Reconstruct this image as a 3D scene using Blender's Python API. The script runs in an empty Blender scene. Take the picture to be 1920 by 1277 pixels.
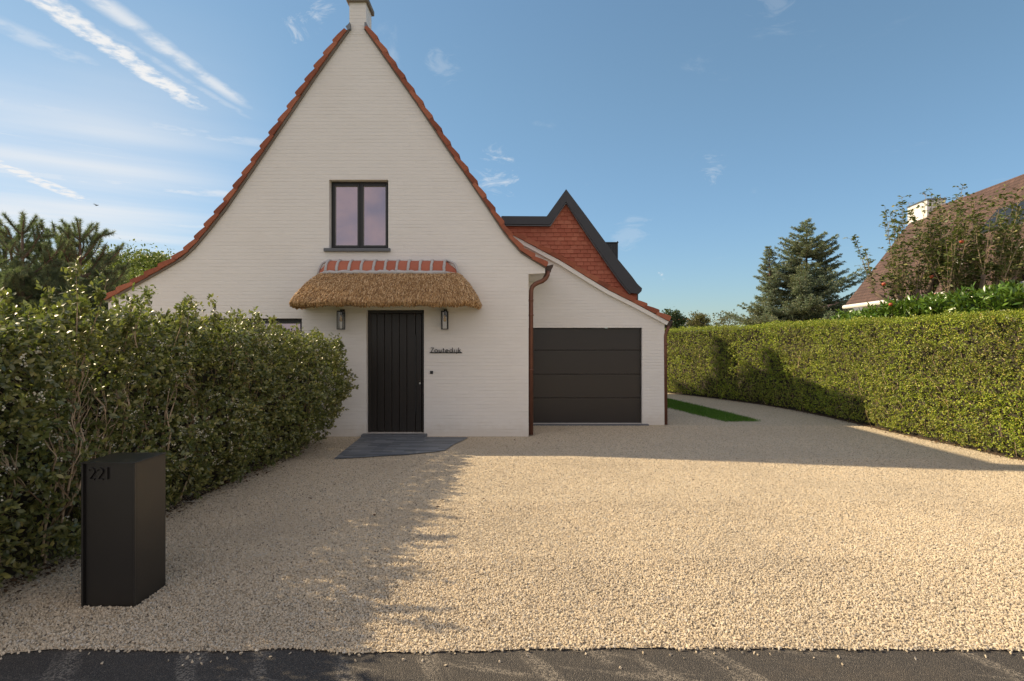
import bpy, math, random
import numpy as np
from mathutils import Vector, Matrix
from mathutils.geometry import tessellate_polygon
random.seed(7)
C = bpy.context.scene.collection
SC = bpy.context.scene

# ------------------------------------------------------------------ camera, sky, sun
F, CX, CY, EYE = 1067.0, 960.0, 638.5, 1.75
cam_d = bpy.data.cameras.new('camera'); cam = bpy.data.objects.new('camera', cam_d); C.objects.link(cam)
cam.location = (0, 0, EYE); cam.rotation_euler = (math.radians(90), 0, 0)
cam_d.sensor_width = 36; cam_d.lens = F * 36 / 1920.0; cam_d.clip_start = 0.05; cam_d.clip_end = 3000
SC.camera = cam
SUN_A, SUN_B = 1.27, 0.36                     # shadow runs this far right / towards the camera per metre of height
sun_el = math.atan(1 / math.hypot(SUN_A, SUN_B))
sun_rot = math.atan2(-SUN_A, SUN_B)           # clockwise from +Y
EXPO, SKY_S, SUN_S = 0.97, 0.086, 3.5
sd = bpy.data.lights.new('sun', 'SUN'); sun = bpy.data.objects.new('sun', sd); C.objects.link(sun)
sd.energy = SUN_S; sd.angle = math.radians(0.55); sd.color = (1.0, 0.81, 0.54)
sun.rotation_euler = Vector((SUN_A, -SUN_B, -1)).to_track_quat('-Z', 'Y').to_euler()
vs = SC.view_settings; vs.view_transform = 'Standard'; vs.look = 'None'; vs.exposure = EXPO; vs.gamma = 1; vs.use_curve_mapping = False
SC.cycles.use_denoising = True
SC.cycles.max_bounces = 6; SC.cycles.transparent_max_bounces = 4

class NT:
    """small helper to write node trees"""
    def __init__(s, tree): s.t = tree; s.t.nodes.clear()
    def n(s, typ, ins=None, **kw):
        nd = s.t.nodes.new(typ)
        for k, v in kw.items(): setattr(nd, k, v)
        for k, v in (ins or {}).items():
            sock = nd.inputs[k]
            if isinstance(v, bpy.types.NodeSocket): s.t.links.new(v, sock)
            else: sock.default_value = v
        return nd
    def m(s, op, a, b=0.0, c=0.0, clamp=False):
        nd = s.t.nodes.new('ShaderNodeMath'); nd.operation = op; nd.use_clamp = clamp
        for i, v in enumerate((a, b, c)):
            if isinstance(v, bpy.types.NodeSocket): s.t.links.new(v, nd.inputs[i])
            else: nd.inputs[i].default_value = v
        return nd.outputs[0]
    def ss(s, x, lo, hi):                      # smoothstep
        nd = s.t.nodes.new('ShaderNodeMapRange'); nd.interpolation_type = 'SMOOTHSTEP'
        s.t.links.new(x, nd.inputs[0]); nd.inputs[1].default_value = lo; nd.inputs[2].default_value = hi
        return nd.outputs[0]
    def mix(s, f, a, b, blend='MIX'):
        nd = s.t.nodes.new('ShaderNodeMix'); nd.data_type = 'RGBA'; nd.blend_type = blend
        for k, v in ((0, f), (6, a), (7, b)):
            if isinstance(v, bpy.types.NodeSocket): s.t.links.new(v, nd.inputs[k])
            else: nd.inputs[k].default_value = v if k == 0 else (*v, 1)[:4]
        return nd.outputs[2]
    def ramp(s, f, stops, interp='LINEAR'):
        nd = s.t.nodes.new('ShaderNodeValToRGB'); cr = nd.color_ramp; cr.interpolation = interp
        while len(cr.elements) < len(stops): cr.elements.new(0.5)
        for e, (p, c) in zip(cr.elements, stops): e.position = p; e.color = (*c, 1)
        s.t.links.new(f, nd.inputs[0]); return nd.outputs[0]
    def noise(s, vec, scale, detail=4, rough=0.55, dist=0.0):
        nd = s.n('ShaderNodeTexNoise', {'Scale': scale, 'Detail': detail, 'Roughness': rough, 'Distortion': dist})
        if vec is not None: s.t.links.new(vec, nd.inputs['Vector'])
        return nd.outputs['Fac']

world = bpy.data.worlds.new('World'); SC.world = world; world.use_nodes = True
w = NT(world.node_tree)
sky = w.n('ShaderNodeTexSky', sky_type='NISHITA', sun_disc=False, sun_elevation=sun_el, sun_rotation=sun_rot,
          altitude=0, air_density=1.0, dust_density=0.35, ozone_density=1.2)
gen = w.n('ShaderNodeTexCoord').outputs['Generated']
sep = w.n('ShaderNodeSeparateXYZ', {0: gen})
zz = w.m('MAXIMUM', sep.outputs[2], 0.02)
u = w.m('DIVIDE', sep.outputs[0], zz); v = w.m('DIVIDE', sep.outputs[1], zz)      # position on the flat cloud layer
uv = w.n('ShaderNodeCombineXYZ', {0: u, 1: v}).outputs[0]
def trail(u0, v0, u1, v1, wid, soft, ragged, dens, nscale):
    k = (u1 - u0) / (v1 - v0)
    line = w.m('MULTIPLY_ADD', v, k, u0 - k * v0)
    nz = w.m('SUBTRACT', w.noise(uv, nscale, 6, 0.62), 0.5)
    d = w.m('ABSOLUTE', w.m('ADD', w.m('SUBTRACT', u, line), w.m('MULTIPLY', nz, ragged)))
    band = w.m('SUBTRACT', 1.0, w.ss(d, wid, wid + soft))
    win = w.m('MULTIPLY', w.ss(v, v0 - 0.25, v0 + 0.1), w.m('SUBTRACT', 1.0, w.ss(v, v1 - 0.25, v1 + 0.05)))
    tex = w.m('ADD', w.ss(w.noise(uv, nscale * 2.2, 5, 0.6), 0.3, 0.7), 0.35, clamp=True)
    return w.m('MULTIPLY', w.m('MULTIPLY', band, win), w.m('MULTIPLY', tex, dens))
parts = [trail(-1.39, 1.2, -1.35, 2.52, 0.018, 0.05, 0.12, 1.0, 9),
         trail(-1.26, 1.2, -1.13, 2.5, 0.0, 0.07, 0.05, 0.75, 4),
         trail(-1.30, 1.9, -1.17, 2.65, 0.0, 0.045, 0.05, 0.35, 4),
         trail(-2.85, 2.9, -3.08, 4.2, 0.03, 0.09, 0.10, 1.0, 6),
         trail(-2.7, 2.05, -1.10, 3.02, 0.03, 0.30, 0.28, 0.50, 2.2), trail(-3.7, 3.0, -1.65, 4.08, 0.06, 0.42, 0.36, 0.62, 2.0),
         trail(-4.8, 4.1, -2.4, 5.2, 0.12, 0.6, 0.5, 0.55, 1.6), trail(-1.72, 1.5, -1.48, 2.2, 0.0, 0.11, 0.10, 0.42, 4)]
# streaky cirrus, stretched along one direction of the layer
mp = w.n('ShaderNodeMapping', {'Vector': uv, 'Rotation': (0, 0, math.radians(31)), 'Scale': (2.6, 0.60, 1)}, vector_type='TEXTURE').outputs[0]
c1 = w.ss(w.noise(mp, 1.15, 9, 0.62, 0.9), 0.45, 0.78)
mp2 = w.n('ShaderNodeMapping', {'Vector': uv, 'Rotation': (0, 0, math.radians(47)), 'Scale': (2.2, 0.36, 1), 'Location': (3.1, 1.2, 0)}, vector_type='TEXTURE').outputs[0]
c2 = w.ss(w.noise(mp2, 1.3, 9, 0.66, 0.8), 0.45, 0.82)
az = w.m('DIVIDE', sep.outputs[0], w.m('MAXIMUM', w.m('ABSOLUTE', sep.outputs[1]), 0.2))
left = w.m('SUBTRACT', 1.0, w.ss(az, -0.75, -0.32))                      # the streaks thin out to the right of the gable
back = w.m('SUBTRACT', 1.0, w.ss(sep.outputs[1], -0.25, 0.05))
area = w.m('MAXIMUM', left, back)
low = w.m('MULTIPLY_ADD', w.ss(v, 1.9, 2.6), 0.75, 0.25)
lowb = w.m('MAXIMUM', low, back)
parts += [w.m('MULTIPLY', w.m('MULTIPLY', c1, area), w.m('MULTIPLY', lowb, 0.85)),
          w.m('MULTIPLY', w.m('MULTIPLY', c2, area), w.m('MULTIPLY', lowb, 0.75))]
# a few faint wisps in the blue part
c3 = w.ss(w.noise(uv, 1.6, 8, 0.66, 1.2), 0.62, 0.9)
parts.append(w.m('MULTIPLY', c3, 0.35))
def puff(px, py, rad, dens, nscale):
    d = Vector(((px - CX) / F, 1, (CY - py) / F)).normalized()
    vd = w.n('ShaderNodeVectorMath', {0: gen, 1: d}, operation='DISTANCE').outputs['Value']
    nz = w.noise(w.n('ShaderNodeMapping', {'Vector': gen, 'Rotation': (0, math.radians(35), 0), 'Scale': (1, 1, 2.3)}).outputs[0], nscale, 8, 0.7, 0.8)
    x = w.m('MULTIPLY_ADD', w.m('SUBTRACT', nz, 0.62), -rad * 5.0, vd)
    parts.append(w.m('MULTIPLY', w.m('SUBTRACT', 1.0, w.ss(x, rad * 0.1, rad)), dens))
veil = w.m('MULTIPLY', w.m('MULTIPLY', left, w.ss(v, 1.4, 3.2)), w.m('MULTIPLY_ADD', w.ss(w.noise(mp, 0.7, 4, 0.5), 0.3, 0.7), 0.50, 0.34))
parts.append(veil)
puff(338, 430, 0.028, 0.8, 30); puff(330, 462, 0.06, 0.5, 14); puff(585, 5, 0.06, 0.55, 12); puff(835, 145, 0.05, 0.16, 14); puff(930, 318, 0.055, 0.45, 14)
puff(1335, 318, 0.03, 0.22, 26); puff(1238, 517, 0.014, 0.6, 50); puff(1185, 440, 0.045, 0.15, 14); puff(1460, 0, 0.05, 0.10, 14)
mask = parts[0]
for p in parts[1:]: mask = w.m('MAXIMUM', mask, p)
horizon = w.m('MULTIPLY', w.m('SUBTRACT', 1.0, w.ss(sep.outputs[2], 0.0, 0.22)), 0.30)
horizon = w.m('MULTIPLY', horizon, w.m('MULTIPLY_ADD', w.m('SUBTRACT', 1.0, w.ss(az, -0.9, 0.3)), 0.9, 0.05))
mask = w.m('MAXIMUM', mask, w.m('MAXIMUM', horizon, w.m('MULTIPLY', back, w.m('MULTIPLY_ADD', w.ss(w.noise(gen, 7.0, 6, 0.55, 0.8), 0.32, 0.68), 0.55, 0.42))))
tint = w.mix(1.0, sky.outputs[0], w.mix(w.ss(sep.outputs[2], 0.0, 0.45), (0.80, 0.97, 1.12), (0.90, 1.03, 0.97)), 'MULTIPLY')
lum = w.n('ShaderNodeRGBToBW', {0: tint}).outputs[0]
soft = w.m('DIVIDE', 1.0, w.m('MULTIPLY_ADD', lum, 0.13, 0.86))           # eases the glare around the sun and the horizon
bg1 = w.n('ShaderNodeBackground', {0: w.n('ShaderNodeVectorMath', {0: tint, 'Scale': soft}, operation='SCALE').outputs[0], 1: SKY_S})
ccol = w.mix(back, (0.95, 0.96, 0.97), (1.15, 1.0, 0.95))       # warm veil on the side away from the house, brightened to light the shaded facade
bg2 = w.n('ShaderNodeBackground', {0: ccol, 1: 0.47})
mxs = w.n('ShaderNodeMixShader', {0: mask, 1: bg1.outputs[0], 2: bg2.outputs[0]})
w.n('ShaderNodeOutputWorld', {0: mxs.outputs[0]})

# ------------------------------------------------------------------ helpers
def tag(o, label=None, cat=None, group=None, kind=None):
    if label: o['label'] = label
    if cat: o['category'] = cat
    if group: o['group'] = group
    if kind: o['kind'] = kind
    return o
def empty(name, loc, label, cat, group=None):
    o = bpy.data.objects.new(name, None); C.objects.link(o); o.location = loc; o.empty_display_size = 0.2
    return tag(o, label, cat, group)
def link(name, me, mats, parent=None):
    o = bpy.data.objects.new(name, me); C.objects.link(o)
    for m_ in (mats if isinstance(mats, (list, tuple)) else [mats]): me.materials.append(m_)
    if parent is not None:
        o.parent = parent
        base = Vector((0, 0, 0)); p = parent
        while p is not None: base += p.location; p = p.parent
        o.location = -base                     # meshes are written in world coordinates
    return o
def px(x, y, Y):                               # photo pixel -> world point at depth Y
    return Vector(((x - CX) * Y / F, Y, EYE + (CY - y) * Y / F))
def pxz(pts, Y): return [((x - CX) * Y / F, EYE + (CY - y) * Y / F) for x, y in pts]

class MB:
    def __init__(s): s.v, s.f, s.mi = [], [], []; s.cur = 0
    def add(s, vs_, fs):
        b = len(s.v); s.v += [tuple(p) for p in vs_]
        for f in fs: s.f.append(tuple(b + i for i in f)); s.mi.append(s.cur)
    def box(s, x0, x1, y0, y1, z0, z1, bev=0.0, M=None):
        if bev <= 0:
            vv = [(x, y, z) for x in (x0, x1) for y in (y0, y1) for z in (z0, z1)]
            ff = [(0, 1, 3, 2), (4, 6, 7, 5), (0, 4, 5, 1), (2, 3, 7, 6), (0, 2, 6, 4), (1, 5, 7, 3)]
        else:                                   # chamfered box
            vv, idx = [], {}
            for i, x in enumerate((x0, x1)):
                for j, y in enumerate((y0, y1)):
                    for k, z in enumerate((z0, z1)):
                        sx, sy, sz = (bev, -bev)[i], (bev, -bev)[j], (bev, -bev)[k]
                        idx[i, j, k] = len(vv); vv += [(x, y + sy, z + sz), (x + sx, y, z + sz), (x + sx, y + sy, z)]
            g = lambda i, j, k, a: idx[i, j, k] + a
            ff = []
            for i in (0, 1):
                q = [g(i, 0, 0, 0), g(i, 1, 0, 0), g(i, 1, 1, 0), g(i, 0, 1, 0)]; ff.append(q if i else q[::-1])
                q = [g(0, i, 0, 1), g(0, i, 1, 1), g(1, i, 1, 1), g(1, i, 0, 1)]; ff.append(q if i else q[::-1])
                q = [g(0, 0, i, 2), g(1, 0, i, 2), g(1, 1, i, 2), g(0, 1, i, 2)]; ff.append(q if i else q[::-1])
                for j in (0, 1):
                    fl = (i + j) % 2
                    for q in ([g(i, j, 0, 0), g(i, j, 1, 0), g(i, j, 1, 1), g(i, j, 0, 1)],
                              [g(0, i, j, 1), g(1, i, j, 1), g(1, i, j, 2), g(0, i, j, 2)],
                              [g(i, 0, j, 2), g(i, 1, j, 2), g(i, 1, j, 0), g(i, 0, j, 0)]):
                        ff.append(q if fl else q[::-1])
                    for k in (0, 1):
                        q = [g(i, j, k, 0), g(i, j, k, 1), g(i, j, k, 2)]; ff.append(q if (i + j + k) % 2 == 1 else q[::-1])
        if M is not None: vv = [M @ Vector(p) for p in vv]
        s.add(vv, ff)
    def prism_y(s, poly, y0, y1):              # polygon in XZ extruded along Y
        n = len(poly)
        tri = tessellate_polygon([[Vector((x, z, 0)) for x, z in poly]])
        s.add([(x, y0, z) for x, z in poly] + [(x, y1, z) for x, z in poly],
              [tuple(t) for t in tri] + [tuple(n + i for i in reversed(t)) for t in tri] +
              [(i, (i + 1) % n, n + (i + 1) % n, n + i) for i in range(n)])
    def tube(s, pts, r, n=8, cap=True):
        pts = [Vector(p) for p in pts]; k = len(pts)
        rs = r if isinstance(r, (list, tuple)) else [r] * k
        b = len(s.v); up = None
        for i, p in enumerate(pts):
            d = (pts[min(i + 1, k - 1)] - pts[max(i - 1, 0)]).normalized()
            if up is None: up = Vector((1, 0, 0)) if abs(d.x) < 0.9 else Vector((0, 1, 0))
            a = (up - d * up.dot(d)).normalized(); up = a; c = d.cross(a)
            for j in range(n):
                t = 2 * math.pi * j / n; s.v.append(tuple(p + (a * math.cos(t) + c * math.sin(t)) * rs[i]))
        for i in range(k - 1):
            for j in range(n):
                s.f.append((b + i * n + j, b + i * n + (j + 1) % n, b + (i + 1) * n + (j + 1) % n, b + (i + 1) * n + j)); s.mi.append(s.cur)
        if cap:
            s.f.append(tuple(b + j for j in reversed(range(n)))); s.mi.append(s.cur)
            s.f.append(tuple(b + (k - 1) * n + j for j in range(n))); s.mi.append(s.cur)
    def lathe(s, c, prof, n=12):
        b = len(s.v); k = len(prof)
        for r, z in prof:
            for j in range(n):
                t = 2 * math.pi * j / n; s.v.append((c[0] + r * math.cos(t), c[1] + r * math.sin(t), c[2] + z))
        for i in range(k - 1):
            for j in range(n):
                s.f.append((b + i * n + j, b + i * n + (j + 1) % n, b + (i + 1) * n + (j + 1) % n, b + (i + 1) * n + j)); s.mi.append(s.cur)
    def build(s, name, mats, parent=None, smooth=False):
        me = bpy.data.meshes.new(name); me.from_pydata(s.v, [], s.f)
        o = link(name, me, mats, parent)
        if isinstance(mats, (list, tuple)) and len(mats) > 1: me.polygons.foreach_set('material_index', s.mi)
        if smooth: me.polygons.foreach_set('use_smooth', [True] * len(s.f))
        me.update(); return o
def skin_with_holes(mb, outer, holes, y, depth):   # wall face in XZ at y, reveals running back
    loops = [outer] + holes; flat = [p for l in loops for p in l]
    tri = tessellate_polygon([[Vector((x, z, 0)) for x, z in l] for l in loops])
    mb.add([(x, y, z) for x, z in flat], tri)
    for h in holes:
        n = len(h); mb.add([(x, y, z) for x, z in h] + [(x, y + depth, z) for x, z in h], [(i, (i + 1) % n, n + (i + 1) % n, n + i) for i in range(n)])
def rect(x0, x1, z0, z1): return [(x0, z0), (x1, z0), (x1, z1), (x0, z1)]

def np_mesh(V, faces_tmpl, n, nv):             # n copies of one face template
    me = bpy.data.meshes.new('foliage')
    V = np.ascontiguousarray(V.reshape(-1, 3), dtype=np.float32)
    tot = np.array([len(f) for f in faces_tmpl]); flat = np.concatenate([np.array(f) for f in faces_tmpl])
    loops = (flat[None, :] + (np.arange(n) * nv)[:, None]).ravel().astype(np.int32)
    lt = np.tile(tot, n).astype(np.int32); ls = np.concatenate([[0], np.cumsum(lt)[:-1]]).astype(np.int32)
    me.vertices.add(len(V)); me.vertices.foreach_set('co', V.ravel())
    me.loops.add(len(loops)); me.loops.foreach_set('vertex_index', loops)
    me.polygons.add(len(lt)); me.polygons.foreach_set('loop_start', ls); me.polygons.foreach_set('loop_total', lt)
    me.update(calc_edges=True); return me
def unit(a): return a / np.maximum(np.linalg.norm(a, axis=1, keepdims=True), 1e-9)
HI = (np.array([(0, 0, 0), (.28, .42, .10), (.62, .46, .08), (1, 0, -.16), (.62, -.46, .08), (.28, -.42, .10), (.32, 0, 0), (.66, 0, -.02)]),
      [(0, 1, 6), (1, 2, 7, 6), (2, 3, 7), (0, 6, 5), (6, 7, 4, 5), (7, 3, 4)])
LO = (np.array([(0, 0, 0), (.5, .5, .10), (1, 0, -.06), (.5, -.5, .10)]), [(0, 1, 2), (0, 2, 3)])
TRI = (np.array([(0, .5, 0), (0, -.5, 0), (1, 0, 0)]), [(0, 1, 2)])
def leaves(P, D, N, L, W, tmpl=LO):
    P = np.asarray(P, float); D = unit(np.asarray(D, float)); N = np.asarray(N, float)
    S = unit(np.cross(D, N)); U = np.cross(S, D)
    t, faces = tmpl; n = len(P)
    L = np.broadcast_to(np.asarray(L, float), (n,)); W = np.broadcast_to(np.asarray(W, float), (n,))
    V = (P[:, None, :] + D[:, None, :] * (t[None, :, 0, None] * L[:, None, None]) + S[:, None, :] * (t[None, :, 1, None] * W[:, None, None])
         + U[:, None, :] * (t[None, :, 2, None] * W[:, None, None]))
    return np_mesh(V, faces, n, len(t))
def rdir(rg, n): return unit(rg.normal(size=(n, 3)))
def vnoise(x, y, seed=0):                      # cheap smooth noise, vectorised
    r = np.random.default_rng(seed); o = np.zeros_like(np.asarray(x, float))
    for k in range(5):
        a = r.uniform(0, 6.28, 3); f = r.uniform(0.7, 1.4, 2) * (1.55 ** k); th = r.uniform(0, 6.28)
        o = o + np.sin((x * math.cos(th) + y * math.sin(th)) * f[0] + a[0]) * np.cos((y * math.cos(th) - x * math.sin(th)) * f[1] + a[1]) / (1.3 ** k)
    return o / 2.2

# ------------------------------------------------------------------ materials
def mat(name):
    m_ = bpy.data.materials.new(name); m_.use_nodes = True; return m_, NT(m_.node_tree)
def out(nt, shader): nt.n('ShaderNodeOutputMaterial', {0: shader})
def bump(nt, h, strength, dist, normal=None):
    d = {'Height': h, 'Strength': strength, 'Distance': dist}
    if normal is not None: d['Normal'] = normal
    return nt.n('ShaderNodeBump', d).outputs[0]
def simple(name, col, rough=0.5, metal=0.0, spec=0.5, var=0.12, nscale=6.0, bmp=0.0, bscale=80.0, rvar=0.0):
    m_, t = mat(name); oc = t.n('ShaderNodeTexCoord').outputs['Object']
    nz = t.noise(oc, nscale, 6)
    c = t.mix(nz, tuple(x * (1 - var) for x in col), tuple(min(1, x * (1 + var)) for x in col))
    d = {'Base Color': c, 'Roughness': rough, 'Metallic': metal, 'Specular IOR Level': spec}
    if rvar: d['Roughness'] = t.m('MULTIPLY_ADD', t.noise(oc, nscale * 2, 5), rvar * 2, rough - rvar)
    if bmp: d['Normal'] = bump(t, t.noise(oc, bscale, 5), bmp, 0.01)
    out(t, t.n('ShaderNodeBsdfPrincipled', d).outputs[0]); return m_
def island(name, stops, rough=0.6, spec=0.4, trans=0.0, nscale=0, tstops=None, obj=False, bmp=0, bscale=60):
    """colour differs piece by piece (leaves, straws, tiles)"""
    m_, t = mat(name)
    rnd = (t.n('ShaderNodeObjectInfo').outputs['Random'] if obj else t.n('ShaderNodeNewGeometry').outputs['Random Per Island'])
    c = t.ramp(rnd, stops)
    oc = t.n('ShaderNodeTexCoord').outputs['Object']
    if nscale:
        c = t.mix(t.m('MULTIPLY', t.ss(t.noise(oc, nscale, 4), 0.35, 0.7), 0.65), c, t.ramp(rnd, tstops or [(0, tuple(x * .7 for x in stops[0][1])), (1, tuple(x * .8 for x in stops[-1][1]))]))
    if obj:                                   # loose stones: greyer, dustier and tracked areas of the drive
        lo = t.n('ShaderNodeObjectInfo').outputs['Location']
        c = t.mix(t.m('MULTIPLY', t.ss(t.noise(lo, 0.7, 5), 0.40, 0.70), 0.38), c, (0.40, 0.345, 0.27))
    d = {'Base Color': c, 'Roughness': rough, 'Specular IOR Level': spec}
    if bmp: d['Normal'] = bump(t, t.noise(oc, bscale, 5), bmp, 0.01)
    b = t.n('ShaderNodeBsdfPrincipled', d).outputs[0]
    if trans:
        tr = t.n('ShaderNodeBsdfTranslucent', {0: t.mix(0.6, c, tuple(x for x in (0.30, 0.42, 0.05)))}).outputs[0]
        b = t.n('ShaderNodeMixShader', {0: trans, 1: b, 2: tr}).outputs[0]
    out(t, b); return m_

def brick_mat():
    m_, t = mat('white painted brick'); oc = t.n('ShaderNodeTexCoord').outputs['Object']
    s_ = t.n('ShaderNodeSeparateXYZ', {0: oc})
    vec = t.n('ShaderNodeCombineXYZ', {0: t.m('ADD', s_.outputs[0], s_.outputs[1]), 1: s_.outputs[2]}).outputs[0]
    wob = t.n('ShaderNodeTexNoise', {'Vector': vec, 'Scale': 3.0, 'Detail': 3}).outputs['Color']
    vec2 = t.mix(0.006, (0, 0, 0), wob, 'ADD'); nd = vec2.node; t.t.links.new(vec, nd.inputs[6]); nd.inputs[0].default_value = 0.006
    br = t.n('ShaderNodeTexBrick', {'Vector': vec2, 'Color1': (1, 1, 1, 1), 'Color2': (0, 0, 0, 1), 'Mortar': (0.5, .5, .5, 1), 'Scale': 1.0,
             'Mortar Size': 0.005, 'Mortar Smooth': 0.7, 'Bias': 0.0, 'Brick Width': 0.215, 'Row Height': 0.0645})
    v2 = t.n('ShaderNodeSeparateXYZ', {0: vec2}); rowc = t.m('DIVIDE', v2.outputs[1], 0.0645)
    fr = t.m('FRACT', rowc); bed = t.m('SUBTRACT', 1.0, t.ss(t.m('MINIMUM', fr, t.m('SUBTRACT', 1.0, fr)), 0.02, 0.13))     # bed joints
    rowv = t.n('ShaderNodeCombineXYZ', {0: t.m('MULTIPLY', v2.outputs[0], 0.9), 1: t.m('MULTIPLY', t.m('FLOOR', rowc), 3.7)}).outputs[0]
    proud = t.noise(rowv, 1.0, 3, 0.6)                                    # whole runs of brick stand a little proud or back
    tone = t.mix(t.m('MULTIPLY_ADD', br.outputs['Color'], 0.3, t.m('MULTIPLY', proud, 0.7)), (0.735, 0.718, 0.68), (0.795, 0.782, 0.75))
    big = t.noise(vec, 0.8, 5)
    tone = t.mix(t.m('MULTIPLY', t.ss(big, 0.45, 0.75), 0.5), tone, (0.72, 0.695, 0.65))
    dirt = t.m('MULTIPLY', bed, t.m('MULTIPLY', t.ss(t.noise(rowv, 2.3, 4, 0.7), 0.49, 0.72), 0.30))   # dirt lodged along some joints
    tone = t.mix(dirt, tone, (0.36, 0.33, 0.28))
    splash = t.m('MULTIPLY', t.m('SUBTRACT', 1.0, t.ss(t.m('ADD', s_.outputs[2], t.m('MULTIPLY', t.noise(vec, 7, 5), -0.35)), -0.15, 0.14)), 0.30)   # gravel dust thrown up by rain
    tone = t.mix(splash, tone, (0.47, 0.39, 0.29))
    h = t.m('ADD', t.m('MULTIPLY', t.m('MULTIPLY', bed, t.ss(t.noise(rowv, 1.6, 3, 0.6), 0.35, 0.7)), -0.60), t.m('ADD', t.m('MULTIPLY', br.outputs['Fac'], -0.30), t.m('ADD', t.m('MULTIPLY', t.noise(vec, 55, 4), 0.30), t.m('ADD', t.m('MULTIPLY', proud, 0.9), t.m('MULTIPLY', br.outputs['Color'], 0.25)))))
    out(t, t.n('ShaderNodeBsdfPrincipled', {'Base Color': tone, 'Roughness': 0.62, 'Specular IOR Level': 0.3, 'Normal': bump(t, h, 0.75, 0.006)}).outputs[0])
    return m_
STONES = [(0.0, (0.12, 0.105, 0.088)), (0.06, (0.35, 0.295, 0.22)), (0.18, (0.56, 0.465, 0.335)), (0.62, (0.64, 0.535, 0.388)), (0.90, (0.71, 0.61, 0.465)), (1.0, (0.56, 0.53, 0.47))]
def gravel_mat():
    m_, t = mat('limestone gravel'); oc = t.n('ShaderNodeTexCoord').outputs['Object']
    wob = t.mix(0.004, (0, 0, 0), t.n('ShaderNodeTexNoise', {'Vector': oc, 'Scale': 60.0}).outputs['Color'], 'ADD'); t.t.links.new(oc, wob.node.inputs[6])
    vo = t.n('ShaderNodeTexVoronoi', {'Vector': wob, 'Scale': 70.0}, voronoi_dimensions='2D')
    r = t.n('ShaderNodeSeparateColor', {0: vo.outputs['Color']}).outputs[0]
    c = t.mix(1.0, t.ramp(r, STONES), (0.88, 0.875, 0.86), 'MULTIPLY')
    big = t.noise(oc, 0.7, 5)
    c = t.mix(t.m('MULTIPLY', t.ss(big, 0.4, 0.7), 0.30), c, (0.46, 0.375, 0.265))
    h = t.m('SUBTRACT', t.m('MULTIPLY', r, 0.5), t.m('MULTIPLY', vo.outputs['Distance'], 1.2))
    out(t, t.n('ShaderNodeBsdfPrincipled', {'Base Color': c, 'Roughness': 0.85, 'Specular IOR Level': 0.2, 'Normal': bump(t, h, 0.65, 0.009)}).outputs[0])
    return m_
def asphalt_mat():
    m_, t = mat('asphalt'); oc = t.n('ShaderNodeTexCoord').outputs['Object']
    vo = t.n('ShaderNodeTexVoronoi', {'Vector': oc, 'Scale': 190.0}, voronoi_dimensions='2D')
    r = t.n('ShaderNodeSeparateColor', {0: vo.outputs['Color']}).outputs[0]
    c = t.ramp(r, [(0, (0.045, 0.041, 0.038)), (0.7, (0.080, 0.071, 0.062)), (0.95, (0.115, 0.10, 0.085)), (1, (0.17, 0.15, 0.125))])
    c = t.mix(t.m('MULTIPLY', t.ss(t.noise(oc, 1.6, 6, 0.65), 0.48, 0.75), 0.30), c, (0.16, 0.125, 0.09))
    # pale scuffs dragged across the road
    def scuff(ang, sc, loc, lo, k):
        mp_ = t.n('ShaderNodeMapping', {'Vector': oc, 'Rotation': (0, 0, math.radians(ang)), 'Scale': (1 / sc[0], 1 / sc[1], 1), 'Location': loc}, vector_type='TEXTURE').outputs[0]
        a = t.ss(t.noise(mp_, 1.0, 3, 0.5), lo, lo + 0.10)
        return t.m('MULTIPLY', t.m('MULTIPLY', a, t.ss(t.noise(oc, 90, 3), 0.42, 0.62)), k)
    s1 = scuff(28, (6.0, 1.1, 1), (1.3, 0.4, 0), 0.53, 0.8); s2 = scuff(-12, (1.0, 9.0, 1), (0.2, 2.2, 0), 0.57, 0.7)
    c = t.mix(t.m('MAXIMUM', s1, s2), c, (0.30, 0.26, 0.21))
    h = t.m('ADD', t.m('MULTIPLY', vo.outputs['Distance'], -1.0), t.noise(oc, 18, 4))
    out(t, t.n('ShaderNodeBsdfPrincipled', {'Base Color': c, 'Roughness': 0.78, 'Specular IOR Level': 0.35, 'Normal': bump(t, h, 0.9, 0.006)}).outputs[0])
    return m_
def paving_mat():
    m_, t = mat('blue stone paving'); oc = t.n('ShaderNodeTexCoord').outputs['Object']
    br = t.n('ShaderNodeTexBrick', {'Vector': oc, 'Color1': (1, 1, 1, 1), 'Color2': (0, 0, 0, 1), 'Mortar': (.3, .3, .3, 1), 'Scale': 1.0, 'Mortar Size': 0.003, 'Brick Width': 0.34, 'Row Height': 0.075})
    c = t.mix(br.outputs['Color'], (0.085, 0.10, 0.118), (0.23, 0.25, 0.275))
    c = t.mix(t.m('MULTIPLY', t.ss(t.noise(oc, 5, 6, 0.7), 0.52, 0.72), 0.35), c, (0.25, 0.235, 0.20))
    h = t.m('ADD', t.m('MULTIPLY', br.outputs['Fac'], -1.0), t.m('MULTIPLY', t.noise(oc, 60, 4), 0.4))
    out(t, t.n('ShaderNodeBsdfPrincipled', {'Base Color': c, 'Roughness': 0.55, 'Normal': bump(t, h, 0.7, 0.005)}).outputs[0]); return m_
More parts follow.
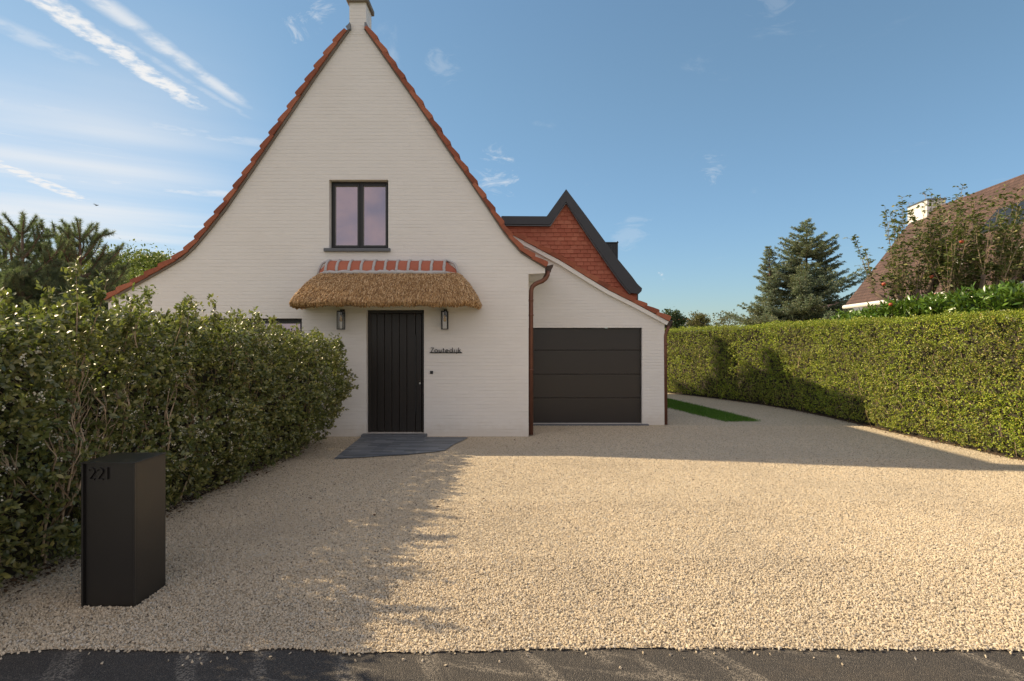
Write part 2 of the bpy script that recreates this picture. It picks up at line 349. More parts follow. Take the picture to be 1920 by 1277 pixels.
def roof_sheet_mat(name, a, b, row, col):
    m_, t = mat(name); oc = t.n('ShaderNodeTexCoord').outputs['Object']
    s_ = t.n('ShaderNodeSeparateXYZ', {0: oc})
    vec = t.n('ShaderNodeCombineXYZ', {0: s_.outputs[1], 1: s_.outputs[2]}).outputs[0]
    br = t.n('ShaderNodeTexBrick', {'Vector': vec, 'Color1': (1, 1, 1, 1), 'Color2': (0, 0, 0, 1), 'Mortar': (0, 0, 0, 1), 'Scale': 1.0, 'Mortar Size': row * 0.09, 'Mortar Smooth': 0.3, 'Brick Width': col, 'Row Height': row})
    c = t.mix(br.outputs['Color'], a, b)
    c = t.mix(t.m('MULTIPLY', t.ss(t.noise(oc, 1.2, 6), 0.4, 0.7), 0.4), c, tuple(x * 0.6 for x in a))
    c = t.mix(t.m('MULTIPLY', br.outputs['Fac'], 0.5), c, tuple(x * 0.35 for x in a))
    fr = t.m('FRACT', t.m('DIVIDE', s_.outputs[2], row))
    h = t.m('SUBTRACT', t.m('MULTIPLY', fr, -1.0), t.m('MULTIPLY', br.outputs['Fac'], 0.6))
    out(t, t.n('ShaderNodeBsdfPrincipled', {'Base Color': c, 'Roughness': 0.75, 'Normal': bump(t, h, 0.8, 0.02)}).outputs[0]); return m_
def wood_mat(name, a, b, rough, scale):
    m_, t = mat(name); oc = t.n('ShaderNodeTexCoord').outputs['Object']
    mp_ = t.n('ShaderNodeMapping', {'Vector': oc, 'Scale': scale}).outputs[0]
    nz = t.noise(mp_, 1.0, 6, 0.6)
    c = t.mix(nz, a, b)
    out(t, t.n('ShaderNodeBsdfPrincipled', {'Base Color': c, 'Roughness': rough, 'Normal': bump(t, nz, 0.25, 0.004)}).outputs[0]); return m_
def pane_mat():
    m_, t = mat('window glass')
    b = t.n('ShaderNodeBsdfPrincipled', {'Base Color': (0.05, 0.045, 0.055, 1), 'Roughness': 0.02, 'Specular IOR Level': 0.6}).outputs[0]
    g = t.n('ShaderNodeBsdfGlossy', {0: (0.95, 0.80, 0.93, 1), 1: 0.015}).outputs[0]
    out(t, t.n('ShaderNodeMixShader', {0: 0.26, 1: b, 2: g}).outputs[0]); return m_
def clear_mat():
    m_, t = mat('lamp glass')
    b = t.n('ShaderNodeBsdfTransparent', {0: (0.93, 0.94, 0.93, 1)}).outputs[0]
    g = t.n('ShaderNodeBsdfGlossy', {0: (1, 1, 1, 1), 1: 0.03}).outputs[0]
    out(t, t.n('ShaderNodeMixShader', {0: 0.04, 1: b, 2: g}).outputs[0]); return m_

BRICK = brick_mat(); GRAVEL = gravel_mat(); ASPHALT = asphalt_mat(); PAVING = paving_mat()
WHITE = simple('white paint', (0.76, 0.745, 0.705), 0.55, var=0.05)
TILE = island('terracotta verge tile', [(0, (0.25, 0.078, 0.044)), (0.5, (0.34, 0.108, 0.058)), (1, (0.42, 0.155, 0.088))], 0.72, 0.3, nscale=7, bmp=0.25)
HUNG = island('hung clay tile', [(0, (0.39, 0.118, 0.070)), (0.5, (0.44, 0.145, 0.086)), (1, (0.49, 0.18, 0.11))], 0.75, 0.3, nscale=2, tstops=[(0, (0.35, 0.108, 0.066)), (1, (0.42, 0.145, 0.09))], bmp=0.2)
ORANGE_ROOF = roof_sheet_mat('terracotta roof', (0.36, 0.095, 0.045), (0.42, 0.125, 0.06), 0.20, 0.22)
BROWN_ROOF = roof_sheet_mat('brown plain tile roof', (0.080, 0.043, 0.032), (0.122, 0.066, 0.048), 0.115, 0.19)
MORTAR = simple('grey mortar', (0.46, 0.45, 0.44), 0.85, var=0.25, nscale=14, bmp=0.5, bscale=60)
STONECAP = simple('weathered chimney stone', (0.20, 0.18, 0.155), 0.85, var=0.3, nscale=9, bmp=0.5)
LEAD = simple('lead flashing', (0.16, 0.175, 0.19), 0.45, 0.6, var=0.2)
ZINC = simple('anthracite zinc', (0.046, 0.049, 0.054), 0.42, 0.35, var=0.18, nscale=4, rvar=0.06)
VERGE = simple('verge mortar', (0.19, 0.165, 0.14), 0.9, var=0.25, nscale=8)
FRAME = simple('anthracite window frame', (0.016, 0.017, 0.018), 0.38, var=0.1)
SILL = simple('blue stone sill', (0.115, 0.125, 0.14), 0.55, var=0.18, nscale=12, bmp=0.2)
DOORWOOD = wood_mat('black brown stained timber', (0.010, 0.0085, 0.0075), (0.021, 0.017, 0.0145), 0.38, (60, 60, 1.5))
GARAGE = wood_mat('dark bronze garage panel', (0.021, 0.017, 0.0145), (0.031, 0.025, 0.021), 0.29, (2.0, 60, 260))
COPPER = simple('weathered copper', (0.185, 0.085, 0.058), 0.5, 0.55, var=0.3, nscale=7, rvar=0.1)
GUTTER = simple('oxidised gutter copper', (0.075, 0.055, 0.045), 0.55, 0.6, var=0.3, nscale=10)
BLACKMETAL = simple('black powder coat', (0.012, 0.012, 0.0125), 0.42, 0.0, 0.5, var=0.1, nscale=20, bmp=0.12, bscale=500)
BOXMETAL = simple('black postbox metal', (0.0135, 0.0115, 0.0102), 0.33, 0.0, 0.85, var=0.12, nscale=10, bmp=0.10, bscale=600, rvar=0.05)
STEEL = simple('brushed steel', (0.6, 0.6, 0.6), 0.25, 1.0)
PANE = pane_mat(); CLEAR = clear_mat()
BULB = simple('amber bulb glass', (0.55, 0.36, 0.14), 0.15, var=0.1)
SOFFIT = simple('canopy soffit boards', (0.30, 0.24, 0.17), 0.7)
STRAW = island('thatch reed', [(0, (0.13, 0.066, 0.030)), (0.2, (0.38, 0.215, 0.092)), (0.65, (0.60, 0.385, 0.185)), (1, (0.80, 0.60, 0.37))], 0.55, 0.4)
STRAWBASE = simple('thatch body', (0.26, 0.15, 0.06), 0.9, var=0.3, nscale=60)
BARK = simple('grey brown bark', (0.16, 0.12, 0.09), 0.9, var=0.35, nscale=18, bmp=0.5)
TWIG = island('shrub twig', [(0, (0.27, 0.19, 0.12)), (1, (0.50, 0.38, 0.25))], 0.8, 0.2)
CORE = simple('dark hedge core', (0.045, 0.038, 0.024), 0.95, var=0.4, nscale=25)  # shade of the hedge inside, put into the colour of an opaque core

# ------------------------------------------------------------------ ground
def sheet(name, poly, z, m_, label=None):
    tri = tessellate_polygon([[Vector((x, y, 0)) for x, y in poly]])
    b = MB(); b.add([(x, y, z) for x, y in poly], [t if (Vector(poly[t[1]]) - Vector(poly[t[0]])).cross(Vector(poly[t[2]]) - Vector(poly[t[0]])) > 0 else t[::-1] for t in tri])
    o = b.build(name, m_); o['kind'] = 'structure'; return o
GRASSLAND = simple('rough grassland', (0.075, 0.10, 0.03), 0.95, var=0.4, nscale=3, bmp=0.6, bscale=40)
SOIL = simple('dark soil', (0.085, 0.06, 0.04), 0.95, var=0.4, nscale=14, bmp=0.9, bscale=60)
sheet('ground', [(-1500, -1500), (1500, -1500), (1500, 1500), (-1500, 1500)], -0.030, GRASSLAND)
sheet('road', [(-120, -5.5), (120, -5.5), (120, 3.6), (-120, 3.6)], -0.007, ASPHALT)
rg = np.random.default_rng(3)
def edge_y(x):                                  # ragged line where the gravel meets the asphalt
    return 3.225 + 0.05 * vnoise(np.asarray(x, float) * 2.1, np.asarray(x, float) * 0.7, 5) + 0.02 * vnoise(np.asarray(x, float) * 6.0, np.asarray(x, float), 6)
xs = np.linspace(-14, 12, 260)
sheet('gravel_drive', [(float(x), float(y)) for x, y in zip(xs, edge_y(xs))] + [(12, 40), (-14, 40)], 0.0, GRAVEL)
sheet('planting_bed', [(-6.2, 3.35), (-3.62, 3.35), (-3.50, 5.0), (-3.48, 7.0), (-3.42, 9.2), (-3.6, 10.2), (-6.2, 10.2)], 0.005, SOIL)
HX = ([5.0, 6.0, 8.26, 9.2, 10.9, 13.0, 14.3, 15.5, 17.0, 19.0, 22.0, 26.0], [7.5, 7.47, 7.38, 7.32, 7.18, 7.16, 7.02, 6.74, 6.12, 5.13, 3.6, 1.5])
hx = lambda y: np.interp(y, HX[0], HX[1])
sheet('hedge_bed', [(float(hx(y)) + 0.05, float(y)) for y in np.linspace(5, 26, 40)] + [(3.2, 26), (8.6, 15), (9.0, 5)], 0.006, SOIL)
pav = [px(x, y, F * EYE / (y - CY)) for x, y in [(626, 862), (640, 850), (655, 838), (678, 820), (760, 820), (878, 821), (868, 827), (850, 835), (836, 845), (820, 848), (790, 851), (760, 854), (720, 856), (680, 859)]]
sheet('paving', [(p.x, min(p.y, 10.36)) for p in pav], 0.012, PAVING)

# ------------------------------------------------------------------ the white house
Y0, YG, YD = 10.37, 11.78, 13.5
house = empty('house', (-2.8, Y0, 0), 'white painted brick house with steep gable, thatched door canopy and orange roof tiles', 'house')
Lp = [(656, 59), (594.6, 145), (536, 232), (476, 321), (425, 395), (391.5, 437), (366, 467), (345, 486), (307, 508.5), (264.6, 532), (222, 556), (203, 567)]
Rp = [(683, 56), (783, 199), (851, 300), (872, 329), (920, 401), (945, 439), (960, 457), (976, 475), (995, 487), (1022, 503.5)]
L = pxz(Lp, Y0); R = pxz(Rp, Y0)
xL = L[-1][0] + 0.06
xR = px(991, 800, Y0).x
DOOR = (px(687, 0, Y0).x, px(795, 0, Y0).x, 0.06, px(0, 581, Y0).z)
WIN = (px(617, 0, Y0).x, px(728, 0, Y0).x, px(0, 466, Y0).z, px(0, 337, Y0).z)
LOWW = (px(306, 0, Y0).x, px(566, 0, Y0).x, 0.95, px(0, 597, Y0).z)
outer = ([(xL, -0.02), (xR, -0.02), (xR, px(0, 514, Y0).z), (R[-1][0], px(0, 512, Y0).z)] + R[::-1] + L)
b = MB()
skin_with_holes(b, outer, [rect(DOOR[0], DOOR[1], DOOR[2], DOOR[3]), rect(*WIN), rect(*LOWW)], Y0, 0.16)
ZL = L[-1][1]
YB = 19.8
b.add([(xL, Y0, -0.02), (xL, YB, -0.02), (xL, YB, ZL), (xL, Y0, ZL)], [(0, 1, 2, 3)])
b.add([(xR, Y0, -0.02), (xR, YB, -0.02), (xR, YB, px(0, 514, Y0).z), (xR, Y0, px(0, 514, Y0).z)], [(3, 2, 1, 0)])
zs = px(0, 514, Y0).z; zs2 = px(0, 512, Y0).z; xe = R[-1][0]
b.add([(xR, Y0, zs), (xR, YB, zs), (xe, YB, zs2), (xe, Y0, zs2)], [(0, 1, 2, 3)])      # boxed eave
b.add([(xe, Y0, zs2), (xe, YB, zs2), (xe, YB, R[-1][1]), (xe, Y0, R[-1][1])], [(0, 1, 2, 3)])
tri = tessellate_polygon([[Vector((x, z, 0)) for x, z in outer]]); b.add([(x, YB, z) for x, z in outer], [t[::-1] for t in tri])
b.build('wall', BRICK, house)

def path_len(path): return [0] + list(np.cumsum([math.dist(path[i], path[i + 1]) for i in range(len(path) - 1)]))
def at_len(path, cum, s):
    s = max(0.0, min(cum[-1] - 1e-6, s)); i = max(0, int(np.searchsorted(cum, s, side='right')) - 1); i = min(i, len(path) - 2)
    f = (s - cum[i]) / max(1e-9, cum[i + 1] - cum[i]); p, q = Vector(path[i]), Vector(path[i + 1])
    return p + (q - p) * f
def offset_path(path, d, sign):
    o = []
    for i in range(len(path)):
        p, q = Vector(path[max(i - 1, 0)]), Vector(path[min(i + 1, len(path) - 1)]); t = (q - p).normalized()
        n = Vector((-t.y, t.x)) * sign; o.append(tuple(Vector(path[i]) + n * d))
    return o
def strip_poly(path, d0, d1, sign): return offset_path(path, d0, sign) + offset_path(path, d1, sign)[::-1]
def verge(mb, path, sign, pitch, y0, y1, h0, h1, start=0.0):
    cum = path_len(path); n = int((cum[-1] - start) / pitch)
    pitch = (cum[-1] - start) / n
    for i in range(n):
        j = random.uniform(-.006, .006)
        a = at_len(path, cum, start + i * pitch - 0.02); c = at_len(path, cum, start + (i + 1) * pitch + 0.012 + j)
        t = (c - a).normalized(); nn = Vector((-t.y, t.x)) * sign; l = (c - a).length
        dz = random.uniform(-.004, .004)
        P = lambda s, h: tuple(a + t * s + nn * (h + dz))
        poly = [P(0, h0), P(l, h0 + 0.012), P(l + .004, h1 - 0.035), P(l - 0.006, h1 - 0.008), P(l - 0.026, h1 + .006), P(l * 0.5, h1 - 0.012), P(0, h1 - 0.045)]
        mb.prism_y(poly, y0 + random.uniform(-.010, .008), y1)
b = MB(); verge(b, L, -1, 0.288, Y0 - 0.075, Y0 + 0.22, 0.028, 0.130, 0.05); b.build('verge_tiles', TILE, house)
b = MB(); verge(b, R, 1, 0.288, Y0 - 0.075, Y0 + 0.22, 0.020, 0.122, 0.0); b.build('verge_tiles', TILE, house)
b = MB(); b.prism_y(strip_poly(L, 0.0, 0.034, -1), Y0 - 0.045, Y0 + 0.2); b.prism_y(strip_poly(R, 0.0, 0.026, 1), Y0 - 0.035, Y0 + 0.2); b.build('verge_mortar', VERGE, house)
b = MB(); b.prism_y(strip_poly(L, 0.002, 0.10, -1), Y0 + 0.221, YB + .1); b.prism_y(strip_poly(R, 0.002, 0.10, 1), Y0 + 0.221, YB + .1); b.build('roof', ORANGE_ROOF, house)
# chimney rising from the gable point
chx0, chx1 = px(655.2, 0, Y0).x, px(686.3, 0, Y0).x
b = MB(); b.box(chx0, chx1, Y0 - 0.004, Y0 + 0.40, L[0][1] - 0.06, px(0, 5, Y0).z); ch = b.build('chimney', BRICK, house)
b = MB(); zc = px(0, 5, Y0).z
b.box(chx0 - 0.045, chx1 + 0.045, Y0 - 0.06, Y0 + 0.45, zc, zc + 0.09, 0.008); b.box(chx0 + 0.02, chx1 - 0.02, Y0 + 0.03, Y0 + 0.37, zc + 0.09, zc + 0.16)
b.build('chimney_cap', STONECAP, ch)
b = MB()
b.prism_y(pxz([(656, 42), (652.5, 46), (648, 50), (653, 56), (657, 54)], Y0 - .06), Y0 - 0.07, Y0 + 0.1)
b.build('flashing', LEAD, ch); b = MB()
b.prism_y(pxz([(683.5, 42), (687, 42), (690, 50), (684, 55.5)], Y0 - .06), Y0 - 0.07, Y0 + 0.1); b.build('flashing', LEAD, ch)
# two more chimneys and the taller rear range, seen only by their shadows
for (x0, x1, y0, y1, zt) in ((-4.5, -3.9, 17.8, 18.45, 9.9), (-3.25, -2.75, 19.2, 19.7, 8.75)):
    b = MB(); b.box(x0, x1, y0, y1, 6.0, zt); c_ = b.build('chimney', BRICK, house)
    b = MB(); b.box(x0 - .05, x1 + .05, y0 - .05, y1 + .05, zt, zt + .08, .01); b.build('chimney_cap', STONECAP, c_)
b = MB(); rear = [(-7.3, 0), (1.9, 0), (1.9, 3.0), (0.1, 4.0), (-3.0, 7.75), (-6.6, 3.3), (-7.3, 2.7)]
b.prism_y(rear, 15.0, 19.6); b.build('rear_range', BRICK, house)
b = MB(); b.prism_y(strip_poly([(-7.5, 2.55), (-6.6, 3.3), (-3.0, 7.75)], 0.003, .1, 1), 14.95, 19.7); b.prism_y(strip_poly([(-3.0, 7.75), (0.1, 4.0), (2.0, 2.95)], 0.003, .1, 1), 14.95, 19.7); b.build('roof', ORANGE_ROOF, house)

# upper window
def window(name, W, y, sashes, parent, sill=True):
    x0, x1, z0, z1 = W; fr = MB(); fw = 0.030
    for (a, c, e, f) in ((x0, x0 + fw, z0, z1), (x1 - fw, x1, z0, z1), (x0 + fw, x1 - fw, z0, z0 + fw), (x0 + fw, x1 - fw, z1 - fw, z1)):
        fr.box(a, c, y, y + .07, e, f, .003)
    for i in range(1, sashes):
        xm_ = x0 + fw + i * (x1 - x0 - 2 * fw) / sashes; fr.box(xm_ - .013, xm_ + .013, y + .004, y + .07, z0 + fw, z1 - fw, .003)
    wn = fr.build(name, FRAME, parent)
    sw = (x1 - x0 - 2 * fw) / sashes
    for i in range(sashes):
        a = x0 + fw + i * sw + (0.003 if i == 0 else 0.014); c = x0 + fw + (i + 1) * sw - (0.003 if i == sashes - 1 else 0.014); s0, s1 = z0 + fw + .004, z1 - fw - .004; q = 0.040
        s_ = MB()
        for (aa, cc, e, f) in ((a, a + q, s0, s1), (c - q, c, s0, s1), (a + q, c - q, s0, s0 + q), (a + q, c - q, s1 - q, s1)):
            s_.box(aa, cc, y - .012, y + .055, e, f, .004)
        s_.build('sash', FRAME, wn)
        g_ = MB(); k = .007
        for (aa, cc, e, f) in ((a + q, a + q + k, s0 + q, s1 - q), (c - q - k, c - q, s0 + q, s1 - q), (a + q + k, c - q - k, s0 + q, s0 + q + k), (a + q + k, c - q - k, s1 - q - k, s1 - q)): g_.box(aa, cc, y + .010, y + .0195, e, f)
        g_.build('glazing_bead', MORTAR, wn)
        p = MB(); p.box(a + q, c - q, y + .02, y + .03, s0 + q, s1 - q); p.build('pane', PANE, wn)
    if sill:
        s_ = MB(); s_.box(x0 - .085, x1 + .045, y - .19, y + .02, z0 - 0.062, z0 - .002, .005); s_.build('sill', SILL, wn)
    return wn
W2 = (WIN[0] + .003, WIN[1] - .003, WIN[2] + .003, WIN[3] - .012)
window('window', W2, Y0 + 0.13, 2, house)
window('window', (LOWW[0] + .003, LOWW[1] - .003, LOWW[2] + .003, LOWW[3] - .012), Y0 + 0.13, 3, house)
# front door: frame, planks, pull bar, lock
dx0, dx1, dz0, dz1 = DOOR
b = MB(); yf = Y0 + 0.10
for (a, c, e, f) in ((dx0 + .002, dx0 + .055, dz0, dz1 - .002), (dx1 - .05, dx1 - .002, dz0, dz1 - .002), (dx0 + .055, dx1 - .05, dz1 - .062, dz1 - .002)): b.box(a, c, yf, yf + .09, e, f, .004)
door = b.build('front_door', DOORWOOD, house)
cuts = [px(600 + g / 4.256, 0, Y0 + .12).x for g in (393, 455, 514, 573.5, 633, 693, 763, 812)]
b = MB()
for a, c in zip(cuts[:-1], cuts[1:]): b.box(a + .0035, c - .0035, yf + .02 + random.uniform(0, .002), yf + .07, dz0 + .012, dz1 - .066, .004)
b.build('plank_panel', DOORWOOD, door)
b = MB(); xb = cuts[6]; b.box(xb - .006, xb + .012, yf - .005, yf + .03, dz0 + .35, dz1 - .45, .003); b.build('pull_bar', FRAME, door)
b = MB(); kp = px(787.5, 718.5, yf); b.tube([(kp.x, yf + .02, kp.z), (kp.x, yf - .012, kp.z)], .017, 14); b.box(kp.x - .006, kp.x + .006, yf - .018, yf - .012, kp.z - .02, kp.z + .02); b.build('lock_cylinder', STEEL, door)
b = MB(); b.box(px(679, 0, 10.3).x, px(800, 0, 10.3).x, Y0 - .16, Y0 + .16, 0.0, 0.058, .006); b.build('doorstep', SILL, house)

# thatched canopy over the door
XA, XB, YF = -3.80, -0.565, 9.5
def u_path(x0, x1, yw, yf, r, n):               # wall -> round corner -> front -> round corner -> wall
    pts = []
    for i in range(n):
        pts.append((x0, yw + (yf + r - yw) * i / n))
    for i in range(n + 1):
        a = math.pi + math.pi / 2 * i / n; pts.append((x0 + r + r * math.cos(a), yf + r + r * math.sin(a)))
    for i in range(1, 3 * n): pts.append((x0 + r + (x1 - x0 - 2 * r) * i / (3 * n), yf))
    for i in range(n + 1):
        a = -math.pi / 2 + math.pi / 2 * i / n; pts.append((x1 - r + r * math.cos(a), yf + r + r * math.sin(a)))
    for i in range(1, n + 1): pts.append((x1, yf + r + (yw - yf - r) * i / n))
    return pts
NU = 8
eave = u_path(XA, XB, Y0 - .002, YF, .30, NU); ridge = u_path(-3.40, -0.97, Y0 - .002, 10.12, .10, NU); lip = u_path(XA + .22, XB - .22, Y0 - .002, YF + .2, .15, NU)
PROF = [(0.0, 2.955, 0), (.12, 2.925, 0), (.3, 2.85, 0), (.5, 2.755, 0), (.7, 2.63, 0), (.85, 2.53, 0), (.95, 2.45, 0), (1.0, 2.395, 0), (.995, 2.355, .02), (.98, 2.335, .12), (.97, 2.345, .6), (.97, 2.375, 1.0)]
def canopy_pt(i, k):
    v_, z, l_ = PROF[k]; e, r_, q = eave[i], ridge[i], lip[i]
    x = r_[0] + (e[0] - r_[0]) * v_; y = r_[1] + (e[1] - r_[1]) * v_
    x += (q[0] - x) * l_; y += (q[1] - y) * l_
    sag = 0.012 * math.sin(i * 1.7) + 0.008 * math.sin(i * 0.6 + 1)
    return Vector((x, min(y, Y0 - .002), z + sag * v_))
G = [[canopy_pt(i, k) for k in range(len(PROF))] for i in range(len(eave))]
b = MB(); nK = len(PROF)
b.add([p for row in G for p in row], [(i * nK + k, i * nK + k + 1, (i + 1) * nK + k + 1, (i + 1) * nK + k) for i in range(len(eave) - 1) for k in range(nK - 1)])
canopy = b.build('thatched_canopy', STRAWBASE, house, smooth=True)
# the reed ends
Ga = np.array([[tuple(p) for p in row] for row in G])
rs_ = np.random.default_rng(11)
quads = []; areas = []
for i in range(len(eave) - 1):
    for k in range(9):
        q = Ga[i, k], Ga[i, k + 1], Ga[i + 1, k + 1], Ga[i + 1, k]
        quads.append(q); areas.append(np.linalg.norm(np.cross(q[2] - q[0], q[3] - q[1])) / 2 * (1.6 if k > 5 else 1))
quads = np.array(quads); pr = np.array(areas) / sum(areas)
n = 11500; ix = rs_.choice(len(quads), n, p=pr); Q = quads[ix]; s_, t_ = rs_.random(n)[:, None], rs_.random(n)[:, None]
top = Q[:, 0] * (1 - t_) + Q[:, 3] * t_; bot = Q[:, 1] * (1 - t_) + Q[:, 2] * t_
P = top * (1 - s_) + bot * s_; D = unit(bot - top); N = unit(np.cross(Q[:, 3] - Q[:, 0] + 1e-6, Q[:, 1] - Q[:, 0]))
mid = np.array([(XA + XB) / 2, Y0 + .3, 2.3]); N *= np.sign(((P - mid) * N).sum(1))[:, None]
Dd = unit(D * 1.0 + N * rs_.uniform(.12, .55, (n, 1)) + rs_.normal(0, .13, (n, 3)) + np.array([0, 0, -.1]))
ln = rs_.uniform(.035, .085, n); rad = rs_.uniform(.0045, .0095, n)
S = unit(np.cross(Dd, N)); U = np.cross(S, Dd); base = P - Dd * (ln * .55)[:, None]
V = []
for e in (0, 1):
    for a in (0, 2.094, 4.189):
        V.append(base + Dd * (ln * e)[:, None] + (S * math.cos(a) + U * math.sin(a)) * rad[:, None])
V = np.stack(V, 1); V[:, :, 1] = np.minimum(V[:, :, 1], Y0 - .001)
me = np_mesh(V, [(0, 1, 4, 3), (1, 2, 5, 4), (2, 0, 3, 5), (3, 4, 5)], n, 6)
link('reed', me, STRAW, canopy)
b = MB(); b.box(XA + .21, XB - .21, YF + .19, Y0 - .003, 2.376, 2.40); b.build('soffit', SOFFIT, canopy)
# ridge tiles bedded in mortar along the wall
def arc(x, t, sx=0.0, k=1.0):                  # t 0 at the wall top .. 1 at the thatch
    a = t * math.pi / 2
    return Vector((x + sx * (1 - math.cos(a)), Y0 - .01 - 0.27 * k * math.sin(a), 2.955 + 0.245 * math.cos(a)))
ribs = [px(520 + g / 4.2575, 0, Y0).x for g in (425, 510, 605, 700, 795, 885, 975, 1065, 1155, 1245, 1345)]
b = MB()
def saddle(xa, xb, sa=0.0, sb=0.0):
    n_ = 8; vv = []
    for i in range(n_ + 1): vv += [arc(xa, i / n_, sa), arc(xb, i / n_, sb)]
    b.add(vv, [(2 * i, 2 * i + 1, 2 * i + 3, 2 * i + 2) for i in range(n_)])
for a, c in zip(ribs[:-1], ribs[1:]): saddle(a, c)
def endfan(x, s):
    n_ = 8; vv = []
    for i in range(n_ + 1):
        p = arc(x, i / n_); a = i / n_ * math.pi / 2
        vv += [p, Vector((x + s * .27 * math.sin(a * .5 + .35), Y0 - .01 - .20 * math.sin(a) * .6, 2.955 + .235 * math.cos(a) * .62 - .01))]
    b.add(vv, [(2 * i, 2 * i + 1, 2 * i + 3, 2 * i + 2) for i in range(n_)])
endfan(ribs[0], -.75); endfan(ribs[-1], 1.0)
b.build('ridge_tiles', HUNG, canopy, smooth=True)
b = MB()
for x in ribs:
    b.tube([arc(x + random.uniform(-.004, .004), i / 8) + Vector((0, -.006, .004)) for i in range(9)], [random.uniform(.021, .027) for _ in range(9)], 7)
bot = [arc(x, 1.0) + Vector((0, -.008, random.uniform(-.01, .012))) for x in np.linspace(ribs[0] - .03, ribs[-1] + .03, 40)]
b.tube(bot, [random.uniform(.034, .044) for _ in bot], 8)
b.tube([(x, Y0 - .012, 3.20 + random.uniform(-.004, .004)) for x in np.linspace(ribs[0], ribs[-1], 16)], .012, 6)
for x, s in ((ribs[0], -.75), (ribs[-1], 1.0)):
    b.tube([Vector((x + s * .27 * math.sin(i / 8 * math.pi / 4 + .35) * (0.2 + .8 * min(1, i / 2.5)), Y0 - .02 - .12 * math.sin(i / 8 * math.pi / 2), 3.20 - .26 * (i / 8) ** 1.5)) for i in range(9)], .022, 7)
    b.tube([arc(x, 1.0), Vector((x + s * .12, Y0 - .2, 2.945)), Vector((x + s * .26, Y0 - .1, 2.93)), Vector((x + s * .30, Y0 - .02, 2.90))], .03, 7)
b.build('mortar_ribs', MORTAR, canopy, smooth=True)

# garage wing
gl = pxz([(962, 442.5), (1053, 491.6), (1095, 518), (1140.5, 545.5), (1190.6, 570.5), (1252, 603.5)], YG)
gxr = px(1246, 0, YG).x
GD = (px(978, 0, YG).x, px(1204, 0, YG).x, 0.03, px(0, 614.5, YG).z)
b = MB()
def below(path, d): return offset_path(path, d, -1)
wl = [p for p in below(gl, 0.0)]
outg = [(xR - .25, -0.02), (gxr, -0.02), (gxr, wl[-1][1] + .02)] + wl[::-1][1:] + [(xR - .25, wl[0][1])]
skin_with_holes(b, outg, [rect(GD[0], GD[1], GD[2], GD[3])], YG, 0.14)
b.add([(gxr, YG, -.02), (gxr, 19, -.02), (gxr, 19, wl[-1][1] + .02), (gxr, YG, wl[-1][1] + .02)], [(0, 1, 2, 3)])
b.add([(-2, 19, -.02), (gxr, 19, -.02), (gxr, 19, wl[-1][1]), (-2, 19, wl[0][1] + .8)], [(3, 2, 1, 0)])
b.build('garage_wall', BRICK, house)
b = MB(); verge(b, gl, 1, 0.272, YG - 0.085, YG + 0.22, 0.006, 0.118); b.build('verge_tiles', TILE, house)
b = MB(); b.prism_y(strip_poly(gl, -0.075, 0.004, 1), YG - 0.065, YG + .02); b.build('verge_board', WHITE, house)
b = MB(); b.prism_y(strip_poly(gl, 0.0, 0.075, 1), YG + .221, 18.9); b.prism_y(strip_poly([(-1.6, 4.9), (gl[0][0], gl[0][1])], 0.0, .075, 1), YG + .6, 18.9); b.build('garage_roof', ORANGE_ROOF, house)
b = MB(); hp = (GD[3] - GD[2] - .012) / 4
ys = [GD[2] + .01] + [px(0, y, YG + .12).z for y in (746, 701.5, 656.5)] + [GD[3] - .004]
gd = None
for k in range(4): b.box(GD[0] + .012, GD[1] - .012, YG + .11, YG + .15, ys[k] + .003, ys[k + 1] - .003, .004)
gd = b.build('garage_door', GARAGE, house)
b = MB()
for (a, c, e, f) in ((GD[0], GD[0] + .012, GD[2], GD[3]), (GD[1] - .012, GD[1] - .001, GD[2], GD[3])): b.box(a, c, YG + .10, YG + .15, e, f)
b.box(GD[0] + .012, GD[1] - .012, YG + .10, YG + .15, GD[2] - .004, GD[2] + .012); b.build('door_frame', FRAME, gd)
b = MB(); b.box(xR + .02, px(1216, 0, YG - .05).x, YG - .10, YG + .16, -.01, .027, .004); b.build('threshold', SILL, house)

# tile hung gable behind the garage with its zinc edge
zo = [(940, 405), (1025, 405.5), (1061.5, 354.5), (1098, 403), (1135.5, 454), (1157, 484), (1185.6, 519), (1195, 532), (1204, 540.5), (1203, 546), (1198, 551)]
zi = [(940, 420), (1031.5, 421), (1061.5, 378), (1090, 421), (1115, 458), (1140, 494), (1160.5, 523), (1175, 541), (1182, 549)]
b = MB(); poly = pxz(zo, YD - .14) + pxz(zi, YD - .14)[::-1]
b.prism_y(poly, YD - .14, YD + 4.0); dz = b.build('zinc_fascia', ZINC, house)
b = MB(); io = pxz([(x, y + 1.2) for x, y in zi], YD - .1)
b.prism_y(strip_poly(io, 0.0, 0.022, -1), YD - .10, YD - .02); b.build('soffit_trim', LEAD, dz)
b = MB(); b.prism_y(pxz(zi, YD) + pxz([(1200, 570), (940, 440)], YD), YD + .02, YD + .06); hung = b.build('hung_tiles', HUNG, house)
ip = pxz(zi, YD); inside_poly = ip + pxz([(1215, 590), (930, 450)], YD)
def inpoly(x, z, P_):
    c = False
    for i in range(len(P_)):
        (x1, z1), (x2, z2) = P_[i], P_[i - 1]
        if (z1 > z) != (z2 > z) and x < (x2 - x1) * (z - z1) / (z2 - z1) + x1: c = not c
    return c
b = MB(); row = 0.0985; z = px(0, 600, YD).z; r_i = 0
